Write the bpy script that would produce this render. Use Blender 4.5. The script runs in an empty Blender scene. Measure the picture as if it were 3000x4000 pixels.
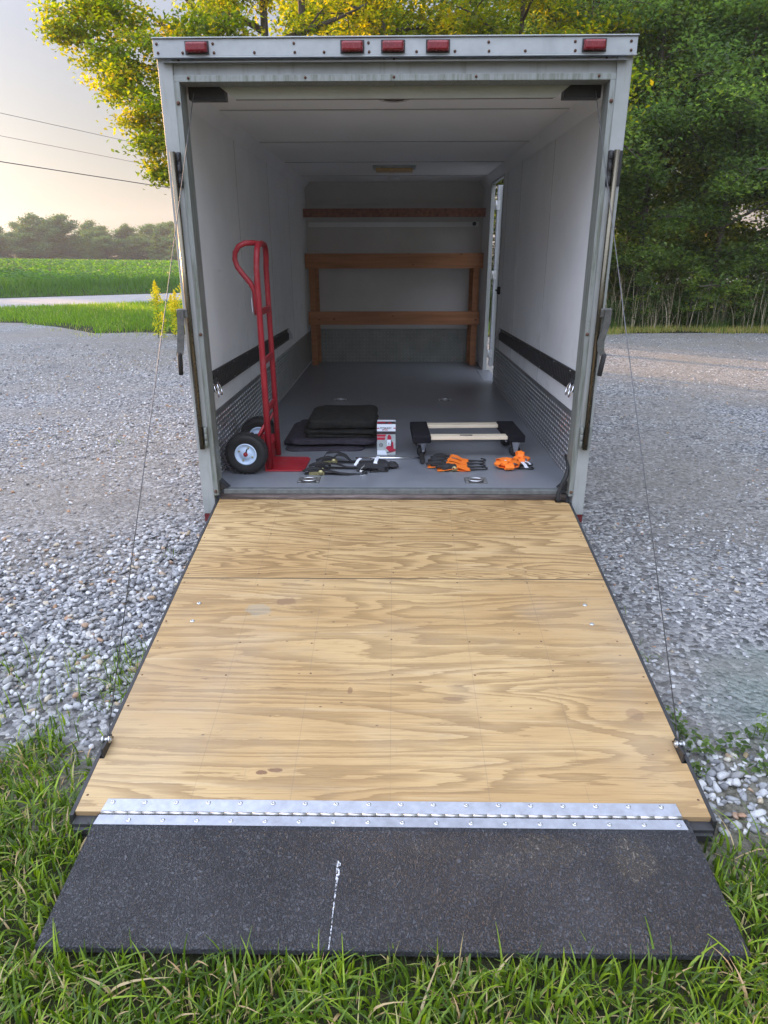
import bpy, bmesh, math, random
import numpy as np
from math import radians as R, sin, cos, pi, sqrt, atan2
from mathutils import Vector, Matrix, Euler

random.seed(7)
rng = np.random.default_rng(7)
sc = bpy.context.scene
COL = sc.collection

# ------------------------------------------------------------------ camera
cam_d = bpy.data.cameras.new("camera")
cam = bpy.data.objects.new("camera", cam_d)
COL.objects.link(cam)
cam_d.sensor_fit = 'HORIZONTAL'
cam_d.sensor_width = 36.0
cam_d.lens = 36.0 * 2652.72 / 3000.0
cam_d.clip_start = 0.05
cam_d.clip_end = 1500
CAM = Vector((0.0051, 0.0, 1.70))
cam.location = CAM
cam.rotation_euler = (Matrix.Rotation(R(.8718), 4, 'Z') @ Matrix.Rotation(R(90 - 21.0725), 4, 'X') @ Matrix.Rotation(R(-.1292), 4, 'Z')).to_euler()
sc.camera = cam

# ------------------------------------------------------------------ sky, sun, exposure
SUN_AZ, SUN_EL = -50.0, 9.0      # degrees, azimuth measured from +Y towards +X
world = bpy.data.worlds.new("World")
sc.world = world
world.use_nodes = True
nt = world.node_tree
nt.nodes.clear()
wo = nt.nodes.new('ShaderNodeOutputWorld')
add = nt.nodes.new('ShaderNodeAddShader')
bg1 = nt.nodes.new('ShaderNodeBackground'); bg1.inputs[1].default_value = 0.05
sky = nt.nodes.new('ShaderNodeTexSky')
sky.sky_type = 'NISHITA'; sky.sun_disc = False
sky.sun_elevation = R(SUN_EL); sky.sun_rotation = R(SUN_AZ)
sky.air_density = 1.0; sky.dust_density = 1.5; sky.ozone_density = 1.5
hsv = nt.nodes.new('ShaderNodeHueSaturation'); hsv.inputs['Saturation'].default_value = .52; hsv.inputs['Value'].default_value = .40
nt.links.new(sky.outputs[0], hsv.inputs['Color']); nt.links.new(hsv.outputs[0], bg1.inputs[0])
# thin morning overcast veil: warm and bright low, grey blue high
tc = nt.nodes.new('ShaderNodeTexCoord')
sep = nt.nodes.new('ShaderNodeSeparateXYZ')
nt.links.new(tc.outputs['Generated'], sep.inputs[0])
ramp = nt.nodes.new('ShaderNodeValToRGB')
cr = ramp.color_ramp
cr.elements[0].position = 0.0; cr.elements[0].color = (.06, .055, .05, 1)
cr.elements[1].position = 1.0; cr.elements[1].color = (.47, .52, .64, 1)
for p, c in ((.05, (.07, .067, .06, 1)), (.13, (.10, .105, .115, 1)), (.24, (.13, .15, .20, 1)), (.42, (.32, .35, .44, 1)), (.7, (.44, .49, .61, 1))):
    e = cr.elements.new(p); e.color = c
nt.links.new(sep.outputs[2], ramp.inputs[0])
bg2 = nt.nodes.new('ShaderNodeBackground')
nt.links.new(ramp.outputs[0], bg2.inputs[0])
# unseen sky behind and left of the view, brightened to light the trailer interior
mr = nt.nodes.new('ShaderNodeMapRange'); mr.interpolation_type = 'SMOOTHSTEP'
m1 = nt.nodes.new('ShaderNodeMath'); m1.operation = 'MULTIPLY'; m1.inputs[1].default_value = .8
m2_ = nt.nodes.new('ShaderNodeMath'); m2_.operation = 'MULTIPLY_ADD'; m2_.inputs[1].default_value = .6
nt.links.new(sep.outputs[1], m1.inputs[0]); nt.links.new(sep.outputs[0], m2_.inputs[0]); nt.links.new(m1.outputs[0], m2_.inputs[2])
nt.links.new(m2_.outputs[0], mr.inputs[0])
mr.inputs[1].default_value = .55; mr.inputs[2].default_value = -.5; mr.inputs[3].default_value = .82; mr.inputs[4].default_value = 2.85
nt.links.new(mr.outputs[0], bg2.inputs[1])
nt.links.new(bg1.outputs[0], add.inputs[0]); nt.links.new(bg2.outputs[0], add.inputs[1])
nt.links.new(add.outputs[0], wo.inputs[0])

sun_d = bpy.data.lights.new("sun", 'SUN'); sun_d.energy = 5.0; sun_d.angle = R(.6); sun_d.color = (1, .57, .23)
sun = bpy.data.objects.new("sun", sun_d); COL.objects.link(sun)
sdir = Vector((sin(R(SUN_AZ)) * cos(R(SUN_EL)), cos(R(SUN_AZ)) * cos(R(SUN_EL)), sin(R(SUN_EL))))
sun.rotation_euler = sdir.to_track_quat('Z', 'Y').to_euler()

sc.view_settings.view_transform = 'Standard'
sc.view_settings.look = 'None'
sc.view_settings.exposure = 1.38
sc.view_settings.gamma = 1
sc.render.engine = 'CYCLES'
sc.cycles.use_denoising = True
sc.cycles.max_bounces = 10
sc.cycles.diffuse_bounces = 6
sc.cycles.transparent_max_bounces = 8
sc.cycles.volume_bounces = 0
sc.cycles.sample_clamp_indirect = 6

# ------------------------------------------------------------------ node helpers
class Mt:
    def __init__(s, name, rough=.6, metal=0.0, spec=.5):
        s.m = bpy.data.materials.new(name); s.m.use_nodes = True
        s.t = s.m.node_tree
        s.b = s.t.nodes['Principled BSDF']; s.out = s.t.nodes['Material Output']
        s.b.inputs['Roughness'].default_value = rough
        s.b.inputs['Metallic'].default_value = metal
        s.b.inputs['Specular IOR Level'].default_value = spec
        s._tc = None
    def n(s, typ, **k):
        nd = s.t.nodes.new(typ)
        for a, v in k.items():
            setattr(nd, a, v)
        return nd
    def l(s, a, b): s.t.links.new(a, b)
    def val(s, sock, v):
        if hasattr(v, 'type') and hasattr(v, 'is_output'): s.l(v, sock)
        else: sock.default_value = v
    def pos(s):
        if s._tc is None: s._tc = s.n('ShaderNodeNewGeometry')
        return s._tc.outputs['Position']
    def map(s, scale=(1, 1, 1), loc=(0, 0, 0), vec=None):
        m = s.n('ShaderNodeMapping'); s.l(vec or s.pos(), m.inputs[0])
        m.inputs['Scale'].default_value = scale; m.inputs['Location'].default_value = loc
        return m.outputs[0]
    def noise(s, scale, detail=3, rough=.55, vec=None, dist=0, col=False):
        nd = s.n('ShaderNodeTexNoise'); s.l(vec or s.pos(), nd.inputs['Vector'])
        nd.inputs['Scale'].default_value = scale; nd.inputs['Detail'].default_value = detail
        nd.inputs['Roughness'].default_value = rough; nd.inputs['Distortion'].default_value = dist
        return nd.outputs[1 if col else 0]
    def vor(s, scale, vec=None, feature='F1', out='Distance', rnd=1):
        nd = s.n('ShaderNodeTexVoronoi', feature=feature); s.l(vec or s.pos(), nd.inputs['Vector'])
        nd.inputs['Scale'].default_value = scale; nd.inputs['Randomness'].default_value = rnd
        return nd.outputs[out]
    def math(s, op, a, b=0.0, c=0.0, clamp=False):
        nd = s.n('ShaderNodeMath', operation=op, use_clamp=clamp)
        for i, v in enumerate((a, b, c)): s.val(nd.inputs[i], v)
        return nd.outputs[0]
    def rmp(s, f, stops, interp='LINEAR'):
        nd = s.n('ShaderNodeValToRGB'); s.l(f, nd.inputs[0]); r = nd.color_ramp; r.interpolation = interp
        while len(r.elements) < len(stops): r.elements.new(.5)
        for e, (p, c) in zip(r.elements, stops):
            e.position = p; e.color = (c if len(c) == 4 else (*c, 1)) if not isinstance(c, float) else (c, c, c, 1)
        return nd.outputs[0]
    def sm(s, f, lo, hi):
        nd = s.n('ShaderNodeMapRange', interpolation_type='SMOOTHSTEP'); s.val(nd.inputs[0], f)
        nd.inputs[1].default_value = lo; nd.inputs[2].default_value = hi
        return nd.outputs[0]
    def mix(s, f, a, b, mode='MIX'):
        nd = s.n('ShaderNodeMix', data_type='RGBA', blend_type=mode)
        s.val(nd.inputs[0], f)
        for sock, v in ((nd.inputs[6], a), (nd.inputs[7], b)):
            if isinstance(v, tuple): sock.default_value = (*v[:3], 1)
            else: s.l(v, sock)
        return nd.outputs[2]
    def col(s, v):
        if isinstance(v, tuple): s.b.inputs['Base Color'].default_value = (*v[:3], 1)
        else: s.l(v, s.b.inputs['Base Color'])
    def rgh(s, v): s.val(s.b.inputs['Roughness'], v)
    def bump(s, h, dist=.01, strength=1.0):
        nd = s.n('ShaderNodeBump'); s.val(nd.inputs['Height'], h)
        nd.inputs['Distance'].default_value = dist; nd.inputs['Strength'].default_value = strength
        if s.b.inputs['Normal'].is_linked: s.l(s.b.inputs['Normal'].links[0].from_socket, nd.inputs['Normal'])
        s.l(nd.outputs[0], s.b.inputs['Normal'])
    def attr(s, name): 
        nd = s.n('ShaderNodeAttribute'); nd.attribute_name = name; return nd
    def xyz(s):
        nd = s.n('ShaderNodeSeparateXYZ'); s.l(s.pos(), nd.inputs[0]); return nd.outputs

def simple(name, c, rough=.6, metal=0, var=.12, scale=14, bump=0, bscale=200, spec=.5):
    m = Mt(name, rough, metal, spec)
    f = m.noise(scale, 4, .6)
    d = tuple(x * (1 - var) for x in c); e = tuple(min(1, x * (1 + var)) for x in c)
    m.col(m.rmp(f, [(.3, d), (.7, e)]))
    g = m.noise(scale * 3.1, 3)
    m.rgh(m.math('MULTIPLY_ADD', g, .25, rough - .12, clamp=True))
    if bump: m.bump(m.noise(bscale, 3), bump)
    return m.m

# ------------------------------------------------------------------ mesh helpers
def tag(o, label=None, cat=None, group=None, kind=None):
    if label: o['label'] = label
    if cat: o['category'] = cat
    if group: o['group'] = group
    if kind: o['kind'] = kind
    return o

def wloc(o):
    v = Vector((0, 0, 0))
    while o is not None:
        v += o.location; o = o.parent
    return v

def empty(name, loc, label, cat, group=None):
    o = bpy.data.objects.new(name, None); COL.objects.link(o); o.location = loc
    o.empty_display_size = .1
    return tag(o, label, cat, group)

class MB:
    def __init__(s): s.v = []; s.f = []; s.s = []
    def face(s, idx, smooth=False): s.f.append(tuple(idx)); s.s.append(smooth)
    def add(s, vs, fs, smooth=False, M=None):
        o = len(s.v)
        s.v += [tuple(M @ Vector(v)) if M is not None else tuple(v) for v in vs]
        for f in fs: s.face([i + o for i in f], smooth)
        return s
    def hexa(s, p):   # 8 corners: bottom 4 ccw, top 4 ccw
        return s.add(p, [(3, 2, 1, 0), (4, 5, 6, 7), (0, 1, 5, 4), (1, 2, 6, 5), (2, 3, 7, 6), (3, 0, 4, 7)])
    def box(s, a, b, M=None):
        x0, y0, z0 = a; x1, y1, z1 = b
        p = [(x0, y0, z0), (x1, y0, z0), (x1, y1, z0), (x0, y1, z0), (x0, y0, z1), (x1, y0, z1), (x1, y1, z1), (x0, y1, z1)]
        if M is not None: p = [tuple(M @ Vector(q)) for q in p]
        return s.hexa(p)
    def tube(s, pts, r, n=10, closed=False, caps=True, smooth=True, flat=1.0):
        pts = [Vector(p) for p in pts]
        rs = r if isinstance(r, (list, tuple)) else [r] * len(pts)
        base = len(s.v); N = len(pts)
        up = None
        for i, p in enumerate(pts):
            if closed: t = pts[(i + 1) % N] - pts[i - 1]
            else: t = pts[min(i + 1, N - 1)] - pts[max(i - 1, 0)]
            t.normalize()
            if up is None:
                up = Vector((0, 0, 1)) if abs(t.z) < .9 else Vector((1, 0, 0))
            a = t.cross(up)
            if a.length < 1e-5: a = t.orthogonal()
            a.normalize(); b = a.cross(t).normalized(); up = b
            for k in range(n):
                q = 2 * pi * k / n
                s.v.append(tuple(p + a * cos(q) * rs[i] + b * sin(q) * rs[i] * flat))
        for i in range(N if closed else N - 1):
            j = (i + 1) % N
            for k in range(n):
                k2 = (k + 1) % n
                s.face((base + i * n + k, base + i * n + k2, base + j * n + k2, base + j * n + k), smooth)
        if caps and not closed:
            s.face([base + k for k in range(n)][::-1]); s.face([base + (N - 1) * n + k for k in range(n)])
        return s
    def cyl(s, a, b, r, n=16, r2=None): return s.tube([a, b], [r, r if r2 is None else r2], n)
    def lathe(s, prof, c, axis='z', n=24, smooth=True):   # prof [(r, h)]
        base = len(s.v); c = Vector(c)
        for r, h in prof:
            for k in range(n):
                q = 2 * pi * k / n
                p = (r * cos(q), r * sin(q), h)
                if axis == 'y': p = (p[0], p[2], p[1])
                if axis == 'x': p = (p[2], p[0], p[1])
                s.v.append(tuple(c + Vector(p)))
        for i in range(len(prof) - 1):
            for k in range(n):
                k2 = (k + 1) % n
                s.face((base + i * n + k, base + i * n + k2, base + (i + 1) * n + k2, base + (i + 1) * n + k), smooth)
        return s
    def ribbon(s, pts, w, th, side=None):
        """flat webbing along pts, w wide along side vector(s), th thick"""
        pts = [Vector(p) for p in pts]; N = len(pts); base = len(s.v)
        for i, p in enumerate(pts):
            t = (pts[min(i + 1, N - 1)] - pts[max(i - 1, 0)]).normalized()
            sd = side[i] if isinstance(side, list) else side
            a = Vector(sd) if sd is not None else t.cross(Vector((0, 0, 1)))
            a.normalize(); b = t.cross(a)
            if b.length < 1e-6: b = Vector((0, 0, 1))
            b.normalize()
            for sa, sb in ((-1, -1), (1, -1), (1, 1), (-1, 1)):
                s.v.append(tuple(p + a * sa * w / 2 + b * sb * th / 2))
        for i in range(N - 1):
            for k in range(4):
                k2 = (k + 1) % 4
                s.face((base + i * 4 + k, base + i * 4 + k2, base + (i + 1) * 4 + k2, base + (i + 1) * 4 + k))
        s.face((base + 3, base + 2, base + 1, base)); e = base + (N - 1) * 4; s.face((e, e + 1, e + 2, e + 3))
        return s
    def each(s, name, mat, parent=None, bev=0):
        par = list(range(len(s.v)))
        def fd(i):
            while par[i] != i: par[i] = par[par[i]]; i = par[i]
            return i
        for f in s.f:
            a = fd(f[0])
            for j in f[1:]:
                b = fd(j)
                if a != b: par[b] = a
        grp = {}
        for f, sm in zip(s.f, s.s): grp.setdefault(fd(f[0]), []).append((f, sm))
        out = []
        for g in grp.values():
            idx = sorted({i for f, _ in g for i in f}); mp_ = {i: k for k, i in enumerate(idx)}
            m2 = MB(); m2.v = [s.v[i] for i in idx]
            for f, sm in g: m2.face([mp_[i] for i in f], sm)
            out.append(m2.build(name, mat, parent, bev))
        return out
    def build(s, name, mat, parent=None, bev=0, seg=2, local=False):
        me = bpy.data.meshes.new(name)
        off = Vector((0, 0, 0)) if local else wloc(parent)
        me.from_pydata([(v[0] - off.x, v[1] - off.y, v[2] - off.z) for v in s.v], [], s.f)
        me.polygons.foreach_set('use_smooth', s.s)
        me.materials.append(mat)
        me.update()
        bm = bmesh.new(); bm.from_mesh(me); bmesh.ops.recalc_face_normals(bm, faces=bm.faces); bm.to_mesh(me); bm.free()
        o = bpy.data.objects.new(name, me); COL.objects.link(o); o.parent = parent
        if bev:
            b = o.modifiers.new('bevel', 'BEVEL'); b.width = bev; b.segments = seg; b.limit_method = 'ANGLE'; b.angle_limit = R(40)
        return o

def npmesh(name, V, F, mat, parent=None, smooth=False, tint=None, local=True):
    """V (n,3) array, F (m,k) array"""
    me = bpy.data.meshes.new(name)
    m, k = F.shape
    me.vertices.add(len(V)); me.vertices.foreach_set('co', np.ascontiguousarray(V, dtype=np.float32).ravel())
    me.loops.add(m * k); me.loops.foreach_set('vertex_index', F.astype(np.int32).ravel())
    me.polygons.add(m); me.polygons.foreach_set('loop_start', np.arange(0, m * k, k, dtype=np.int32))
    me.polygons.foreach_set('loop_total', np.full(m, k, dtype=np.int32))
    if smooth: me.polygons.foreach_set('use_smooth', np.ones(m, dtype=bool))
    if tint is not None:
        a = me.attributes.new('tint', 'FLOAT', 'POINT'); a.data.foreach_set('value', tint.astype(np.float32))
    me.materials.append(mat); me.update(calc_edges=True)
    if name is None: return me
    o = bpy.data.objects.new(name, me); COL.objects.link(o); o.parent = parent
    return o

def copy_tree(o, parent=None):
    c = o.copy(); COL.objects.link(c); c.parent = parent
    for ch in [x for x in ALLCH.get(o.name, [])]:
        copy_tree(ch, c)
    return c
ALLCH = {}
def index_children():
    ALLCH.clear()
    for o in bpy.data.objects:
        if o.parent: ALLCH.setdefault(o.parent.name, []).append(o)

def vnoise(x, y, s, seed=0):
    r = np.random.default_rng(seed); out = np.zeros_like(x, dtype=float)
    for i in range(6):
        a = r.uniform(0, 2 * pi); f = s * r.uniform(.6, 1.9)
        out += np.sin((x * np.cos(a) + y * np.sin(a)) * f * 2 * pi + r.uniform(0, 6.3))
    return out / 6

# ------------------------------------------------------------------ materials
def leaf_mat(name, stops, trans=.5, rough=.55):
    m = Mt(name, rough, 0, .3)
    a = m.attr('tint')
    c = m.rmp(a.outputs['Fac'], stops)
    n = m.noise(.7, 2)
    c = m.mix(m.math('MULTIPLY', n, .35), c, m.mix(.5, c, (.16, .17, .03)))
    m.col(c)
    tr = m.n('ShaderNodeBsdfTranslucent')
    hs = m.n('ShaderNodeHueSaturation'); m.l(c, hs.inputs['Color']); hs.inputs['Value'].default_value = 3.4; hs.inputs['Saturation'].default_value = 1.15
    m.l(hs.outputs[0], tr.inputs[0])
    mx = m.n('ShaderNodeMixShader'); mx.inputs[0].default_value = trans
    m.l(m.b.outputs[0], mx.inputs[1]); m.l(tr.outputs[0], mx.inputs[2]); m.l(mx.outputs[0], m.out.inputs[0])
    return m.m

M = {}
M['leaf_maple'] = leaf_mat('maple_leaf', [(0, (.025, .05, .012)), (.4, (.075, .11, .016)), (.75, (.20, .19, .018)), (1, (.34, .24, .02))], .6)
M['leaf_forest'] = leaf_mat('forest_leaf', [(0, (.022, .045, .016)), (.4, (.060, .105, .032)), (.80, (.13, .19, .045)), (1, (.32, .32, .05))], .45)
M['leaf_far'] = leaf_mat('far_leaf', [(0, (.022, .052, .020)), (.6, (.045, .095, .026)), (1, (.10, .15, .028))], .3)
M['leaf_crop'] = leaf_mat('crop_leaf', [(0, (.018, .055, .012)), (.5, (.045, .12, .02)), (1, (.13, .22, .035))], .35)
M['grass'] = leaf_mat('grass_blade', [(0, (.012, .032, .006)), (.35, (.045, .095, .009)), (.6, (.115, .190, .012)), (.82, (.26, .36, .024)), (.86, (.30, .33, .09)), (.93, (.42, .33, .19)), (1, (.46, .30, .17))], .25, .38)
M['lawn'] = leaf_mat('lawn_blade', [(0, (.035, .07, .014)), (.5, (.085, .165, .022)), (.85, (.16, .26, .035)), (1, (.34, .28, .13))], .38, .5)
M['weed'] = leaf_mat('weed_leaf', [(0, (.04, .09, .02)), (.55, (.08, .16, .03)), (.8, (.22, .25, .06)), (1, (.42, .32, .14))], .35, .6)
M['dry'] = leaf_mat('dry_stem', [(0, (.22, .18, .12)), (.6, (.42, .35, .25)), (1, (.58, .50, .38))], .15, .8)
M['gold'] = leaf_mat('goldenrod_bloom', [(0, (.14, .22, .02)), (.4, (.42, .40, .03)), (1, (.70, .55, .04))], .4, .6)

def bark():
    m = Mt('bark', .9)
    v = m.map((1, 1, .22))
    f = m.noise(26, 5, .65, vec=v)
    m.col(m.rmp(f, [(.3, (.035, .028, .022)), (.7, (.14, .115, .09))])); m.bump(f, .02)
    return m.m
M['bark'] = bark()

def mat_gravel_ground():
    m = Mt('gravel_bed', .95, 0, .2)
    v = m.vor(46, out='Color'); vd = m.vor(46)
    v2 = m.vor(24, out='Color'); vd2 = m.vor(24)
    g = m.n('ShaderNodeRGBToBW'); m.l(v, g.inputs[0])
    st = m.rmp(g.outputs[0], [(.15, (.07, .073, .082)), (.45, (.25, .255, .272)), (.75, (.45, .45, .46)), (.92, (.68, .68, .68)), (1, (.42, .34, .26))])
    dust = m.rmp(m.noise(9, 6, .7), [(.3, (.20, .19, .175)), (.7, (.36, .335, .30))])
    big = m.noise(.55, 4, .6)
    c = m.mix(m.sm(big, .42, .62), st, m.mix(.55, st, dust))
    tint = m.noise(.23, 2)
    c = m.mix(m.math('MULTIPLY', m.sm(tint, .4, .65), .35), c, (.33, .30, .26))
    fine = m.noise(140, 3, .7)
    c = m.mix(.25, c, m.rmp(fine, [(.3, (.12, .12, .12)), (.7, (.55, .54, .54))]), 'OVERLAY')
    # pale blue green silt where water has stood, right of the ramp
    x, y, z = m.xyz()
    d = m.math('SQRT', m.math('ADD', m.math('POWER', m.math('MULTIPLY', m.math('SUBTRACT', x, 1.75), .9), 2.0), m.math('POWER', m.math('SUBTRACT', y, 2.28), 2.0)))
    dn = m.math('ADD', d, m.math('MULTIPLY', m.math('SUBTRACT', m.noise(4.5, 4), .5), .55))
    silt = m.rmp(m.noise(18, 6, .65), [(.3, (.155, .19, .175)), (.7, (.27, .31, .29))])
    c = m.mix(m.math('MULTIPLY', m.math('SUBTRACT', 1.0, m.sm(dn, .22, .62)), .85), c, silt)
    # bare soil between the gravel and the grass
    b = m.math('ADD', y, m.math('MULTIPLY', m.noise(3.2, 4), .6))
    soil = m.rmp(m.noise(25, 5, .7), [(.3, (.09, .085, .065)), (.7, (.24, .225, .18))])
    ruts = m.noise(1, 3, .6, vec=m.map((.35, 1.1, 1)))
    c = m.mix(m.math('MULTIPLY', m.sm(ruts, .45, .62), .45), c, (.27, .245, .215))
    c = m.mix(m.math('MULTIPLY', m.sm(m.noise(.8, 5, .65), .52, .7), .35), c, (.15, .15, .155))
    c = m.mix(m.math('SUBTRACT', 1.0, m.sm(b, 2.08, 2.42)), c, soil)
    m.col(c)
    h = m.math('ADD', m.math('SUBTRACT', 1.0, vd), m.math('MULTIPLY', m.math('SUBTRACT', 1.0, vd2), .8))
    m.bump(m.noise(2.2, 4, .6), .10)
    m.bump(m.math('ADD', h, m.math('MULTIPLY', fine, .5)), .024)
    return m.m
M['gravel'] = mat_gravel_ground()

def mat_stone():
    m = Mt('stone', .8, 0, .35)
    a = m.attr('tint').outputs['Fac']
    c = m.rmp(a, [(0, (.12, .12, .128)), (.25, (.24, .245, .26)), (.6, (.34, .345, .36)), (.90, (.56, .56, .57)), (.94, (.43, .37, .27)), (.985, (.33, .19, .12)), (1, (.36, .28, .17))])
    n = m.noise(70, 4, .65)
    c = m.mix(.35, c, m.rmp(n, [(.3, (.2, .2, .2)), (.7, (.8, .8, .78))]), 'OVERLAY')
    c = m.mix(m.math('MULTIPLY', m.sm(m.noise(6, 3), .45, .7), .35), c, (.36, .34, .30))
    m.col(c); m.bump(m.noise(160, 3), .003)
    return m.m
M['stone'] = mat_stone()

def mat_ground():
    m = Mt('soil', .95, 0, .2)
    n = m.noise(14, 6, .7)
    c = m.rmp(n, [(.3, (.014, .018, .008)), (.55, (.035, .038, .016)), (.8, (.09, .07, .04))])
    m.col(c); m.bump(m.noise(30, 4), .03)
    return m.m
M['ground'] = mat_ground()
M['asphalt'] = simple('asphalt', (.27, .255, .25), .9, 0, .12, 3, .004, 90)

def plywood(name, off, mapping_scale, bands, contrast, fibre):
    m = Mt(name, .52, 0, .35)
    p = m.map(mapping_scale, off)
    big = m.noise(1.0, 3.2, .42, vec=p, dist=.55)
    rag = m.noise(1, 4, .75, vec=m.map((7, 150, 150), (off[1], off[0], 0)))
    rag2 = m.noise(1, 4, .7, vec=m.map((3.2, 24, 24), (off[1], 0, 2)))
    ph = m.math('MULTIPLY_ADD', big, bands, m.math('MULTIPLY_ADD', rag, .75, m.math('MULTIPLY', rag2, .8)))
    fr = m.math('FRACT', ph)
    # latewood line: slow rise, sharp fall
    band = m.rmp(fr, [(0, 0.0), (.40, .06), (.62, .62), (.80, .80), (.95, 1.0), (1, 0.0)])
    streak = m.noise(1, 5, .7, vec=m.map((4.5, 240, 240), off))
    streak2 = m.noise(1, 4, .6, vec=m.map((1.2, 30, 30), off))
    light = (.470, .325, .155); mid = (.380, .243, .105); dark = (.180, .104, .042)
    base = m.mix(m.sm(m.noise(1.6, 3, vec=m.map((.6, 1.4, 1.4), off)), .35, .65), mid, light)
    pale = m.mix(m.math('MULTIPLY', m.sm(streak2, .52, .75), .45), base, (.50, .385, .235))
    c = m.mix(m.math('MULTIPLY', band, contrast), pale, dark)
    c = m.mix(m.math('MULTIPLY', m.sm(streak, .45, .75), fibre), c, (.20, .125, .06))
    return m, c, p
def ply_a():
    m, c, p = plywood('plywood_upper', (3.1, 7.7, 0), (.64, 4.4, 4.4), 22.0, .80, .55)
    x, y, z = m.xyz()
    crack = m.math('SUBTRACT', 1.0, m.sm(m.math('ABSOLUTE', m.math('SUBTRACT', y, m.math('ADD', 3.0, m.math('MULTIPLY', m.noise(2.2, 2), .03)))), .0, .002))
    crack = m.math('MULTIPLY', crack, m.sm(x, .45, .62))
    c = m.mix(m.math('MULTIPLY', crack, .75), c, (.08, .045, .02))
    m.col(c); m.bump(m.noise(1, 4, .6, vec=m.map((4, 150, 150))), .0006)
    return m
def blot(m, x, y, cx, cy, rx, ry, ns=22, thr=.55):
    dx = m.math('DIVIDE', m.math('SUBTRACT', x, cx), rx); dy = m.math('DIVIDE', m.math('SUBTRACT', y, cy), ry)
    d = m.math('ADD', m.math('MULTIPLY', dx, dx), m.math('MULTIPLY', dy, dy))
    d = m.math('ADD', d, m.math('MULTIPLY', m.math('SUBTRACT', m.noise(ns, 5, .7), .5), 2.6))
    return m.math('SUBTRACT', 1.0, m.sm(d, thr, thr + .5))
def ply_b():
    m, c, p = plywood('plywood_lower', (11.3, 2.2, 4), (.60, 4.8, 4.8), 13.0, .62, .68)
    x, y, z = m.xyz()
    stain = (.13, .06, .035)
    for cx, cy, rx, ry, a in ((-.47, 2.66, .045, .03, .5), (-.42, 1.762, .022, .010, .8), (-.385, 1.772, .028, .010, .8), (-.155, 2.13, .012, .02, .55), (.87, 2.02, .035, .03, .35), (.22, 2.09, .04, .012, .45)):
        c = m.mix(m.math('MULTIPLY', blot(m, x, y, cx, cy, rx, ry), a), c, stain)
    c = m.mix(m.math('MULTIPLY', blot(m, x, y, -.58, 2.60, .06, .045, 9), .35), c, (.25, .27, .24))
    # ground in dirt along the middle and black scuffs at the seam
    wear = m.math('MULTIPLY', m.sm(m.noise(1, 5, .75, vec=m.map((9, 45, 45))), .60, .72), m.math('SUBTRACT', 1.0, m.sm(m.math('ABSOLUTE', m.math('SUBTRACT', y, 2.32)), .12, .30)))
    c = m.mix(m.math('MULTIPLY', wear, .75), c, (.13, .07, .04))
    seam = m.math('MULTIPLY', m.sm(m.noise(1, 4, .7, vec=m.map((11, 60, 60), (5, 1, 0))), .60, .70), m.math('SUBTRACT', 1.0, m.sm(m.math('ABSOLUTE', m.math('SUBTRACT', y, 2.825)), .0, .03)))
    c = m.mix(m.math('MULTIPLY', seam, .75), c, (.06, .06, .055))
    dots = m.math('MULTIPLY', m.math('SUBTRACT', 1.0, m.sm(m.vor(26, vec=m.map((.55, 1, 1))), .05, .11)), m.math('GREATER_THAN', m.noise(5.5, 3, vec=m.map((.6, 1.3, 1), (2, 2, 2))), .53))
    c = m.mix(m.math('MULTIPLY', dots, .8), c, (.09, .05, .03))
    grey = m.sm(m.noise(1.3, 3), .5, .75)
    c = m.mix(m.math('MULTIPLY', grey, .30), c, (.40, .34, .26))
    dirt = m.math('MULTIPLY', m.sm(m.noise(2.3, 6, .72, vec=m.map((1, 1.6, 1), (4, 9, 0))), .50, .74), .30)
    c = m.mix(dirt, c, (.26, .20, .14))
    scr = m.math('MULTIPLY', m.sm(m.noise(1, 3, .8, vec=m.map((70, 3, 3), (0, 3, 1))), .68, .74), .22)
    c = m.mix(scr, c, (.22, .17, .12))
    m.col(c); m.bump(m.noise(1, 4, .6, vec=m.map((4, 150, 150))), .0008)
    return m
def scribe(m):
    """pencil lines where the frame ribs run"""
    c = m.b.inputs['Base Color'].links[0].from_socket
    x, y, z = m.xyz()
    for cx in (-.63, -.317, -.003, .31, .62):
        l = m.math('SUBTRACT', 1.0, m.sm(m.math('ABSOLUTE', m.math('SUBTRACT', x, cx)), .0006, .0022))
        c = m.mix(m.math('MULTIPLY', m.math('MULTIPLY', l, .30), m.sm(m.noise(5, 2), .3, .5)), c, (.16, .12, .09))
    m.col(c)
    return m.m
M['ply_a'] = scribe(ply_a()); M['ply_b'] = scribe(ply_b())
def ply_edge():
    m = Mt('plywood_edge', .8)
    x, y, z = m.xyz()
    w = m.math('SINE', m.math('MULTIPLY', m.math('ADD', z, m.math('MULTIPLY', y, -.158)), 1300.0))
    m.col(m.mix(m.sm(w, -.3, .5), (.12, .07, .035), (.45, .30, .15)))
    return m.m
M['ply_edge'] = ply_edge()

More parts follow.
